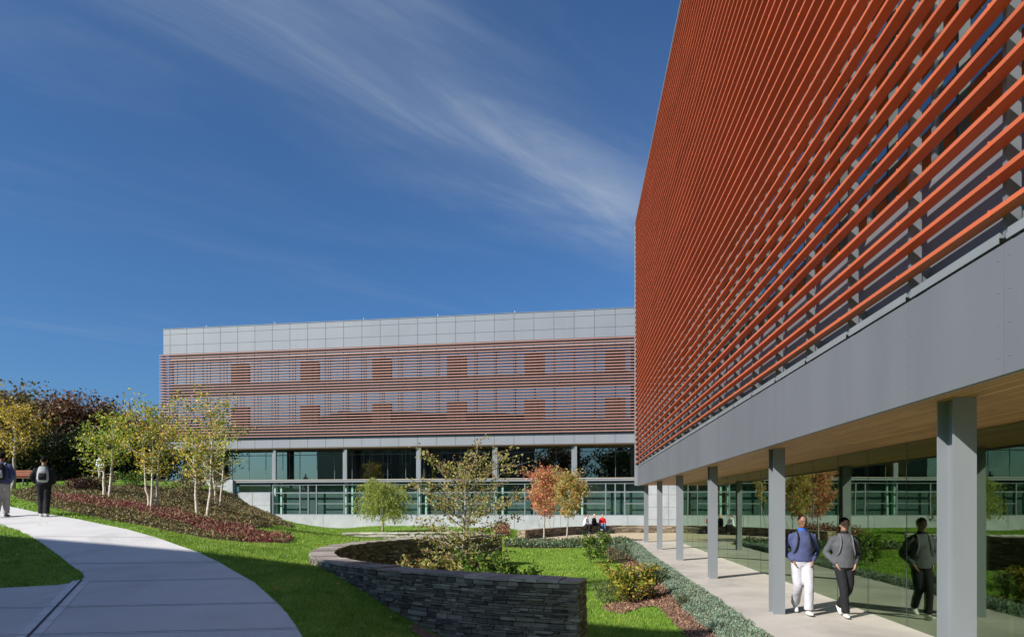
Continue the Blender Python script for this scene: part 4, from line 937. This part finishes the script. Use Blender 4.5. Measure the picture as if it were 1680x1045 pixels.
    for v in bm.verts:
        q = np.array(v.co) - head; f_ = q @ fw; u_ = q @ upv
        if (f_ > .04 * s and u_ < .05 * s) or (f_ > -.02 * s and u_ < .0 * s) or (hair in ('crop', 'short') and u_ < -.05 * s): dl.append(v)
    bmesh.ops.delete(bm, geom=dl, context='VERTS'); bm.to_mesh(hme); bm.free()
    ho = link('hair', hme, hairmat, root, True)
    # jacket
    jk = MB(); g = top.get('fit', 1.0)
    chain(jk, [hip - (0, 0, top.get('hem', .06) * s), hip + (chest - hip) * .5, chest, chest + (neck - chest) * .6, neck + (0, 0, .015 * s)],
          [(.185 * s * g, .135 * s * g), (.185 * s * g, .14 * s * g), (.20 * s * g, .14 * s * g), (.165 * s * g, .10 * s * g), (.072 * s, .07 * s)], 20, lat)
    for sd in 'LR':
        sh, el, wr = V3(J['sh' + sd]), V3(J['el' + sd]), V3(J['wr' + sd])
        chain(jk, [sh + (chest - sh) * .22, sh, (sh + el) / 2, el, (el + wr) / 2, wr + (wr - el) * .02], [.076 * s * g, .07 * s * g, .064 * s * g, .057 * s * g, .053 * s * g, .042 * s * g], 12)
    organic('jacket', jk, top['mat'], root, vox, 3, .012 * s)
    if top.get('collar'):
        c = MB(); chain(c, [neck - (0, 0, .0) + fw * .0, neck + (0, 0, .055 * s)], [(.078 * s, .078 * s), (.07 * s, .07 * s)], 14, lat, 2); organic('collar', c, top['collar'], root, .01, 1)
    tr = MB(); lg = legs.get('fit', 1.0)
    chain(tr, [hip + (0, 0, .06 * s), hip, (V3(J['hpL']) + V3(J['hpR'])) / 2 - (0, 0, .06 * s)], [(.155 * s, .115 * s), (.165 * s, .13 * s), (.14 * s, .11 * s)], 16, lat)
    for sd in 'LR':
        hp, kn, an = V3(J['hp' + sd]), V3(J['kn' + sd]), V3(J['an' + sd])
        chain(tr, [hp, (hp + kn) / 2, kn, (kn + an) / 2, an - (an - kn) * .02], [.098 * s * lg, .095 * s * lg, .078 * s * lg, .074 * s * lg, .072 * s * lg], 14)
    organic('trousers', tr, legs['mat'], root, vox, 3, .014 * s)
    for sd in 'LR':
        an = V3(J['an' + sd]); tdir = V3(J.get('toe' + sd, (0, -1, 0))); tdir /= np.linalg.norm(tdir); hl = np.array([0, 0, -1.0]) if abs(tdir[2]) < .3 else np.cross(np.cross(tdir, (0, 0, -1)), tdir); hl /= np.linalg.norm(hl)
        if hl[2] > 0: hl = -hl
        c = MB(); b = an + hl * .05 * s
        chain(c, [b - tdir * .075 * s, b - tdir * .02 * s - hl * .015 * s, b + tdir * .08 * s, b + tdir * .17 * s], [(.034 * s, .034 * s), (.042 * s, .05 * s), (.046 * s, .034 * s), (.034 * s, .022 * s)], 12, tuple(np.cross(tdir, hl)))
        organic('shoe', c, shoe, root, .012, 2)
    return root
def walkpose(step=.16, arms='pocket', back=False, ph=1):
    J = dict(hip=(0, 0, .98), chest=(0, -.005, 1.30), neck=(0, 0, 1.50), head=(0, -.02, 1.665))
    J['hpL'] = (.085, 0, .93); J['hpR'] = (-.085, 0, .93)
    a, b = ('L', 'R') if ph > 0 else ('R', 'L'); sx = {'L': 1, 'R': -1}
    J['kn' + a] = (sx[a] * .075, -.17 * step / .16, .52); J['an' + a] = (sx[a] * .065, -.19 * step / .16, .09); J['toe' + a] = (sx[a] * .1, -1, .06)
    J['kn' + b] = (sx[b] * .08, -.03, .51); J['an' + b] = (sx[b] * .06, .26 * step / .16, .16); J['toe' + b] = (0, -.85, -.53)
    for sd in 'LR':
        x = sx[sd]; J['sh' + sd] = (x * .175, .01, 1.405)
        if arms == 'pocket': J['el' + sd] = (x * .285, .10, 1.15); J['wr' + sd] = (x * .165, -.07, .965); J['hd' + sd] = (-x * .35, -.35, -.85)
        else: J['el' + sd] = (x * .235, .06 * x * ph, 1.14); J['wr' + sd] = (x * .235, -.06 * x * ph - .04, .90)
    return J
def standpose(): 
    J = walkpose(.03, 'hang'); J['anR'] = (-.07, .05, .09); J['toeR'] = (-.1, -1, 0); J['anL'] = (.07, -.03, .09); J['toeL'] = (.1, -1, 0); J['knL'] = (.075, -.05, .51); J['knR'] = (-.075, 0, .51); return J
def backpack(label, loc, rz, H, y, mat, mat2, straps=True):
    s = H / 1.8; root = thing('backpack', label, 'backpack', loc, rz); b = MB(); sg = 1
    chain(b, [(0, y, 1.02 * s), (0, y + .03 * s, 1.12 * s), (0, y + .02 * s, 1.32 * s), (0, y - .02 * s, 1.47 * s)], [(.12 * s, .05 * s), (.155 * s, .10 * s), (.145 * s, .095 * s), (.09 * s, .05 * s)], 16)
    organic('bag', b, mat, root, .012, 3, .012)
    p = MB(); chain(p, [(0, y + .10 * s, 1.08 * s), (0, y + .125 * s, 1.18 * s), (0, y + .10 * s, 1.28 * s)], [(.10 * s, .03 * s), (.11 * s, .035 * s), (.09 * s, .025 * s)], 12); organic('pocket', p, mat2, root, .01, 2)
    for x in (-1, 1):
        t = MB(); f = -(.152 if straps else .13) * s
        chain(t, [(x * .09 * s, y - .03 * s, 1.42 * s), (x * .10 * s, .0, 1.505 * s), (x * .10 * s, f * .8, 1.42 * s), (x * .11 * s, f * .98, 1.28 * s), (x * .15 * s, f * .75, 1.13 * s), (x * .17 * s, .05 * s, 1.06 * s)], [(.017 * s, .009 * s)] * 6, 8, sub=5)
        organic('strap', t, mat2, root, .009, 1)
    return root
navy = cloth('navy_cloth', (0.065, 0.078, 0.17)); grey = cloth('charcoal_cloth', (0.085, 0.09, 0.10)); white = cloth('pale_sweatpants', (0.46, 0.45, 0.49), .06); black = cloth('black_cloth', (0.016, 0.016, 0.019))
shoew = cloth('white_shoe', (.6, .6, .58)); shoed = cloth('grey_shoe', (.12, .12, .12)); blue = cloth('blue_cloth', (0.03, 0.12, 0.5)); denim = cloth('denim', (0.09, 0.14, 0.26)); red = cloth('red_cloth', (0.62, 0.02, 0.03)); shirt = cloth('white_shirt', (0.68, 0.70, 0.76), .05)
bagb = cloth('black_bag', (0.02, 0.02, 0.025)); bagg = cloth('grey_bag', (0.36, 0.38, 0.40)); bagw = cloth('light_strap', (0.14, 0.145, 0.16)); tanm = cloth('khaki_trousers', (0.33, 0.30, 0.30))
p1 = ((1316 - CU) / F * 12.45, 12.45, 0.0); p2 = ((1385 - CU) / F * 12.15, 12.15, 0.0)
J1 = walkpose(.15, 'pocket', ph=1); J1['face'] = (.05, -1, -.22)
person('walking person in navy blue jacket and pale sweatpants, nearer the column', p1, R(-9), 1.82, skinD, dict(mat=navy, fit=1.0, hem=.03, collar=blue), dict(mat=white, fit=1.08), shoew, hairm, J1, 'crop', group='students walking on the covered walkway')
J2 = walkpose(.15, 'pocket', ph=-1); J2['face'] = (.02, -1, -.18); J2['knL'] = (.06, -.04, .52); J2['anL'] = (.0, .24, .17)
J2['knR'] = (-.06, -.15, .52); J2['anR'] = (-.035, -.17, .09)
person('walking person in charcoal pullover and black trousers beside the glass wall', p2, R(-6), 1.77, skinM, dict(mat=grey, fit=1.05, hem=.09, collar=black), dict(mat=black, fit=.98), shoew, hairm, J2, 'short', group='students walking on the covered walkway')
backpack('black backpack on the person in the navy jacket', p1, R(-9), 1.82, .19, bagb, bagb)
backpack('dark backpack with light strap on the person in charcoal', p2, R(-6), 1.77, .20, bagb, bagw)
u3 = pp(72, 848); u4 = pp(3, 848.5)
J3 = standpose(); J3['elL'] = (.30, .0, 1.18); J3['wrL'] = (.22, -.12, 1.0); J3['elR'] = (-.29, .0, 1.16); J3['wrR'] = (-.22, -.12, .98)
person('person in black walking away up the path with a pale backpack', (u3[0], u3[1], u3[2] + .01), R(207), 1.80, skinM, dict(mat=black, fit=1.12), dict(mat=black, fit=1.1), shoew, hairm, J3, 'crop', vox=.016)
backpack('pale grey backpack on the person in black', (u3[0], u3[1], u3[2] + .01), R(207), 1.80, .19, bagg, bagb)
person('person in navy jacket and grey trousers cut by the left edge', (u4[0], u4[1], u4[2] + .01), R(200), 1.92, skinD, dict(mat=navy, fit=1.12), dict(mat=tanm, fit=1.12), shoed, hairm, walkpose(.10, 'pocket', ph=-1), 'crop', vox=.016)
backpack('black backpack on the person at the left edge', (u4[0], u4[1], u4[2] + .01), R(200), 1.92, .19, bagb, bagg)
def sitpose(lean=0.0, cross=False, turn=(0, -1, 0)):
    J = dict(hip=(0, 0, .12), chest=(0, -.03 - lean * .5, .44), neck=(0, -.04 - lean, .64), head=(0, -.07 - lean * 1.15, .80), face=turn)
    for sd, x in (('L', 1), ('R', -1)):
        J['hp' + sd] = (x * .09, -.02, .10); J['kn' + sd] = (x * .10, -.44, .13); J['an' + sd] = (x * .09, -.40, -.36); J['toe' + sd] = (x * .1, -1, 0)
        J['sh' + sd] = (x * .18, -.03 - lean * .85, .56); J['el' + sd] = (x * .23, -.08 - lean * .7, .30); J['wr' + sd] = (x * .08, -.30, .24); J['hd' + sd] = (-x * .3, -.8, -.1)
    if cross: J['knR'] = (-.02, -.43, .22); J['anR'] = (.16, -.55, -.14); J['toeR'] = (.3, -.8, -.4)
    return J
SG = 'people sitting on the plaza bench wall'
def sitter(u, label, rz, top, legs, shoe, hm, hair, J, skin=skinL, H=1.7):
    # on the front edge of the wall where the line of sight crosses it
    t = (u - CU) / F; i = int(np.argmin(np.abs(bench_c[:, 0] - t * bench_c[:, 1]))); p = bench_c[i]; tg = bench_c[min(i + 1, len(bench_c) - 1)] - bench_c[i - 1]; tg /= np.linalg.norm(tg); nn = np.array([tg[1], -tg[0]])
    q = p + nn * .10; person(label, (q[0], q[1], .47), rz, H, skin, dict(mat=top, fit=1.0, hem=.02), dict(mat=legs), shoe, hm, J, hair, group=SG, vox=.018, hands=True); return q
sitter(957.5, 'seated person in white shirt and dark trousers, leftmost on the bench wall', R(58), shirt, black, shoed, hairn, 'tail', sitpose(.12))
sitter(970, 'seated person with blond hair in black with crossed legs', R(55), black, black, shoew, hairb, 'long', sitpose(.03, True, turn=(-.3, -1, 0)))
q = sitter(985.5, 'seated person in red top and blue jeans', R(8), red, denim, shoed, hairn, 'short', sitpose(.0))
# bag on the ground beside the bench
def groundbag(label, c, w, d, h, mat):
    root = thing('shoulder_bag', label, 'bag', c); b = MB(); chain(b, [(-w, 0, h * .4), (-w * .3, 0, h * .5), (w * .3, 0, h * .52), (w, 0, h * .36)], [(d * .5, h * .3), (d, h * .5), (d, h * .5), (d * .5, h * .28)], 14, (0, 1, 0)); organic('bag', b, mat, root, .02, 2)
    s_ = MB(); chain(s_, [(-w * .5, 0, h * .8), (-w * .1, -.02, h * 1.25), (w * .5, 0, h * .8)], [.012] * 3, 6); organic('strap', s_, mat, root, .01, 1)
groundbag('black bag lying on the plaza right of the person in red', (q[0] + .55, q[1] - .38, 0), .26, .14, .24, bagb)
groundbag('small khaki bag between the blond person and the person in red', (q[0] - .36, q[1] - .32, 0), .12, .1, .30, cloth('khaki_bag', (.35, .28, .18)))
x, y = (163 - CU) / F * 43, 43.0
person('distant pale clothed person between the trees left of the birches', (x, y, gz(x, y) - .02), R(150), 1.7, skinL, dict(mat=shirt), dict(mat=tanm), shoed, hairn, standpose(), 'short', face=False, vox=.025)

# ------------------------------------------------------------------ left background furniture
def bench():
    x, y = (37 - CU) / F * 36.5, 36.5; z = gz(x, y); root = thing('park_bench', 'orange brown slatted bench on the lawn crest behind the walkers', 'bench', (x, y, z), 0)
    wd = flat('bench_wood', (0.26, 0.085, 0.04), .6, var=.2); wdt = 1.15
    for nm_, pl_ in (('seat', [(.0, .43), (.13, .435), (.26, .43)]), ('backrest', None)):
        m = MB()
        if pl_:
            for yy, zz in pl_: m.box(-wdt, wdt, yy, yy + .11, zz, zz + .035)
        else:
            for zz in (.55, .66, .77): m.box(-wdt, wdt, .40 + (zz - .5) * .12, .43 + (zz - .5) * .12, zz, zz + .09)
        o = link(nm_, m.mesh(nm_), wd, root)
    for xx in (-1.0, 0, 1.0):
        m = MB(); m.box(xx - .03, xx + .03, .02, .08, -.05, .428); m.box(xx - .03, xx + .03, .34, .40, -.05, .428); m.box(xx - .02, xx + .02, .44, .47, .36, .88); m.box(xx - .025, xx + .025, .08, .34, .36, .40); link('leg', m.mesh('leg'), M['darksteel'], root)
bench()
def car(label, u, Y, rz, mat, grp='cars parked behind the mound'):
    x = (u - CU) / F * Y; z = gz(x, Y); root = thing('parked_car', label, 'car', (x, Y, z), rz, grp); b = MB()
    prof = [(-2.2, .35), (-2.25, .7), (-2.1, .92), (-1.2, 1.0), (-.55, 1.42), (.9, 1.45), (1.6, 1.02), (2.2, .9), (2.28, .55), (2.2, .32)]
    n = len(prof); v = []
    for yy, k in ((-.86, 0), (-.72, 1), (.72, 1), (.86, 0)):
        for px, pz in prof: v.append((px * (1 if not k else .985), yy * (1 if pz < 1.1 else .82), pz + (.03 if k and pz > .6 else 0)))
    f = [(a * n + i, a * n + (i + 1) % n, (a + 1) * n + (i + 1) % n, (a + 1) * n + i) for a in range(3) for i in range(n)] + [tuple(range(n))[::-1], tuple(3 * n + i for i in range(n))]
    b.add(v, f); link('body', b.mesh('body'), mat, root)
    for yy in (-.80, .80):
        g = MB(); s_ = 1 if yy > 0 else -1; g.add([(-1.1, yy + s_ * .035, 1.02), (1.45, yy + s_ * .035, 1.04), (.85, yy - s_ * .06, 1.38), (-.5, yy - s_ * .06, 1.36)], [(0, 1, 2, 3)]); link('side_window', g.mesh('side_window'), M['darksteel'], root)
    for px in (-1.4, 1.4):
        for yy in (-.84, .64):
            w = MB(); w.tube([(px, yy, .33), (px, yy + .2, .33)], .33, 16); wo = link('wheel', w.mesh('wheel'), bagb, root)
            r_ = MB(); r_.tube([(px, yy - .01, .33), (px, yy + .21, .33)], .19, 12); link('rim', r_.mesh('rim'), M['whitemetal'], wo)
carw = flat('white_car_paint', (.75, .75, .75), .25, var=.02); carg = flat('grey_car_paint', (.2, .22, .25), .25, var=.02)
car('white parked car seen low between the birch trunks', 192, 74, R(8), carw); car('pale parked car between the wide birch and the concrete wall', 238, 78, R(4), carw); car('grey parked car further behind the white one', 216, 84, R(6), carg)
# domed cupola far beyond the trees
x = (212 - CU) / F * 170; z0 = 2.0; root = thing('domed_tower', 'pale domed cupola rising far behind the dark trees', 'tower', (x, 170, z0))
m = MB(); m.box(-5, 5, -5, 5, 0, 17); link('wall', m.mesh('wall'), M['panel_far'], root)
m = MB(); m.lathe([(1.7, 17), (1.7, 18.6), (1.35, 18.8), (1.35, 21.4), (1.6, 21.5), (1.6, 21.8)], n=24); link('drum', m.mesh('drum'), M['concrete'], root, False)
m = MB(); m.lathe([(1.5 * math.cos(t), 21.8 + 1.7 * math.sin(t)) for t in np.linspace(0, 1.45, 10)], n=24); link('dome', m.mesh('dome'), flat('dome_lead', (.30, .33, .36), .5), root, True)
m = MB(); m.lathe([(.35, 23.3), (.35, 24.2), (.42, 24.25), (.1, 24.7), (.04, 26.2)], n=10); link('finial', m.mesh('finial'), M['darksteel'], root)

# ------------------------------------------------------------------ building behind the camera (throws the foreground shade, shows in glass)
SA = np.array([.80, .60]); SA /= np.linalg.norm(SA); TE = math.tan(R(35))      # direction the shadows run
kk = 22.0; zc = .95 + kk * TE; C0 = np.array([2.45, 10.25]) - SA * kk; ed = np.array([-1, .45]); ed /= np.linalg.norm(ed)
hb = thing('brick_hall', 'brick hall behind the viewpoint whose shade falls over the foreground', 'building', (C0[0], C0[1], 0))
poly = [C0, C0 + ed * 30, C0 + ed * 30 - SA * 14, C0 - SA * 14]
brickm, nt, b = newmat('dark_brick'); br = N(nt, 'ShaderNodeTexBrick'); br.inputs['Scale'].default_value = 4; br.inputs['Color1'].default_value = (.13, .11, .10, 1); br.inputs['Color2'].default_value = (.10, .085, .08, 1); br.inputs['Mortar'].default_value = (.2, .19, .18, 1)
tc = N(nt, 'ShaderNodeTexCoord'); nt.links.new(tc.outputs['Object'], br.inputs['Vector']); nt.links.new(br.outputs[0], b.inputs['Base Color'])
mb = MB(); mb.prism([tuple(p) for p in poly], 0, zc - .3); build('wall', mb, brickm, hb)
mb = MB(); mb.prism([tuple(p) for p in poly], zc - .298, zc); build('cornice', mb, M['concrete'], hb)
for a_ in range(2, 29, 3):
    for z in (1.2, 4.8, 8.4, 12.0):
        if z + 2 > zc - .5: continue
        n_out = np.array([-ed[1], ed[0]]); n_out = -n_out if n_out @ SA < 0 else n_out
        p0 = C0 + ed * a_; p1 = p0 + ed * 1.3; mb = MB(); mb.prism([tuple(p0), tuple(p1), tuple(p1 + n_out * .06), tuple(p0 + n_out * .06)], z, z + 2); w_ = build('window', mb, M['whitemetal'], hb)
        q0 = p0 + ed * .08 + n_out * .061; q1 = p1 - ed * .08 + n_out * .061; mb = MB(); mb.prism([tuple(q0), tuple(q1), tuple(q1 + n_out * .005), tuple(q0 + n_out * .005)], z + .08, z + 1.92); build('pane', mb, M['darksteel'], w_)

# ------------------------------------------------------------------ light, sky, camera
sun_dir = Vector((-SA[0], -SA[1], TE)).normalized()     # towards the sun
sl = bpy.data.lights.new('sun', 'SUN'); sl.energy = 5.0; sl.angle = R(.5); sl.color = (1.0, .95, .87)
so = bpy.data.objects.new('sun', sl); COL.objects.link(so); so.rotation_euler = (-sun_dir).to_track_quat('-Z', 'Y').to_euler()
W = bpy.data.worlds.new('World'); scene.world = W; W.use_nodes = True; nt = W.node_tree; bg = nt.nodes['Background']
sky = N(nt, 'ShaderNodeTexSky'); sky.sky_type = 'NISHITA'; sky.sun_disc = False; sky.sun_elevation = math.atan(TE)
sky.sun_rotation = math.atan2(-SA[0], -SA[1]); sky.altitude = 50; sky.air_density = .85; sky.dust_density = 1.9; sky.ozone_density = 1.6
tc = N(nt, 'ShaderNodeTexCoord'); sx = N(nt, 'ShaderNodeSeparateXYZ'); nt.links.new(tc.outputs['Generated'], sx.inputs[0])
def MT(op, a, b=None, c=None):
    n = N(nt, 'ShaderNodeMath', operation=op)
    for i, q in enumerate((a, b, c)):
        if q is None: continue
        if isinstance(q, (int, float)): n.inputs[i].default_value = q
        else: nt.links.new(q, n.inputs[i])
    return n.outputs[0]
zz = MT('MAXIMUM', sx.outputs[2], .03); px = MT('DIVIDE', sx.outputs[0], zz); py = MT('DIVIDE', sx.outputs[1], zz)   # the cloud layer as a plane overhead
cb = N(nt, 'ShaderNodeCombineXYZ'); nt.links.new(px, cb.inputs[0]); nt.links.new(py, cb.inputs[1])
def streak(rot, sc, nscale, lo, hi_, det=8, dist=0.6, off=(0, 0, 0)):
    mp = N(nt, 'ShaderNodeMapping'); mp.vector_type = 'TEXTURE'; mp.inputs['Rotation'].default_value = (0, 0, R(rot)); mp.inputs['Scale'].default_value = sc; mp.inputs['Location'].default_value = off; nt.links.new(cb.outputs[0], mp.inputs[0])
    n = N(nt, 'ShaderNodeTexNoise', in_Scale=nscale, in_Detail=det, in_Roughness=.62, in_Distortion=dist); nt.links.new(mp.outputs[0], n.inputs['Vector'])
    mr = N(nt, 'ShaderNodeMapRange', interpolation_type='SMOOTHSTEP', in_1=lo, in_2=hi_); nt.links.new(n.outputs['Fac'], mr.inputs[0]); return mr.outputs[0]
s1 = streak(46, (2.6, .7, 1), 1.8, .36, .74, 9, .5); s2 = streak(28, (3.2, 1.0, 1), 1.1, .42, .8, 6, .4, (3, 1, 0))
# a band of cirrus from the zenith side towards the right building: gaussian around a line in the cloud plane
lx, ly, mx_, my_ = -.50, 1.30, .42, 2.42
dx, dy = mx_ - lx, my_ - ly; ln = math.hypot(dx, dy); nx_, ny_ = -dy / ln, dx / ln
dist = MT('ADD', MT('MULTIPLY', MT('SUBTRACT', px, lx), nx_), MT('MULTIPLY', MT('SUBTRACT', py, ly), ny_))
gau = MT('POWER', 2.718, MT('MULTIPLY', MT('MULTIPLY', dist, dist), -22.0))
al = MT('ADD', MT('MULTIPLY', MT('SUBTRACT', px, lx), dx / ln), MT('MULTIPLY', MT('SUBTRACT', py, ly), dy / ln))
endf = N(nt, 'ShaderNodeMapRange', in_1=2.4, in_2=1.2); nt.links.new(al, endf.inputs[0])
gw = MT('POWER', 2.718, MT('MULTIPLY', MT('MULTIPLY', dist, dist), -6.0))
core = MT('MULTIPLY', endf.outputs[0], MT('ADD', MT('MULTIPLY', gau, MT('ADD', MT('MULTIPLY', s1, .55), .25)), MT('MULTIPLY', gw, MT('ADD', MT('MULTIPLY', s1, .22), .06))))
wide = MT('MULTIPLY', MT('MULTIPLY', s2, s1), .30)
cl = MT('MINIMUM', MT('ADD', MT('MULTIPLY', core, .55), MT('MULTIPLY', wide, .6)), .75)
mix = N(nt, 'ShaderNodeMix', data_type='RGBA'); nt.links.new(cl, mix.inputs[0])
tint = N(nt, 'ShaderNodeMix', data_type='RGBA', blend_type='MULTIPLY'); tint.inputs[0].default_value = 1; nt.links.new(sky.outputs[0], tint.inputs[6]); tint.inputs[7].default_value = (.48, .84, 1.20, 1)
nt.links.new(tint.outputs[2], mix.inputs[6]); mix.inputs[7].default_value = (4.2, 4.9, 5.9, 1)
nt.links.new(mix.outputs[2], bg.inputs[0]); bg.inputs[1].default_value = .075

cam = bpy.data.cameras.new('camera'); cam.sensor_width = 36; cam.lens = F / 1680 * 36; cam.shift_x = 0; cam.shift_y = (VH - 522.5) / 1680; cam.clip_end = 4000; cam.clip_start = .1
co = bpy.data.objects.new('camera', cam); COL.objects.link(co); co.location = (0, 0, CZ); co.rotation_euler = (R(90), 0, 0); scene.camera = co
scene.view_settings.view_transform = 'Standard'; scene.view_settings.look = 'None'; scene.view_settings.exposure = 0.5; scene.view_settings.gamma = 1
scene.cycles.transparent_max_bounces = 24; scene.cycles.max_bounces = 8; scene.cycles.use_denoising = True
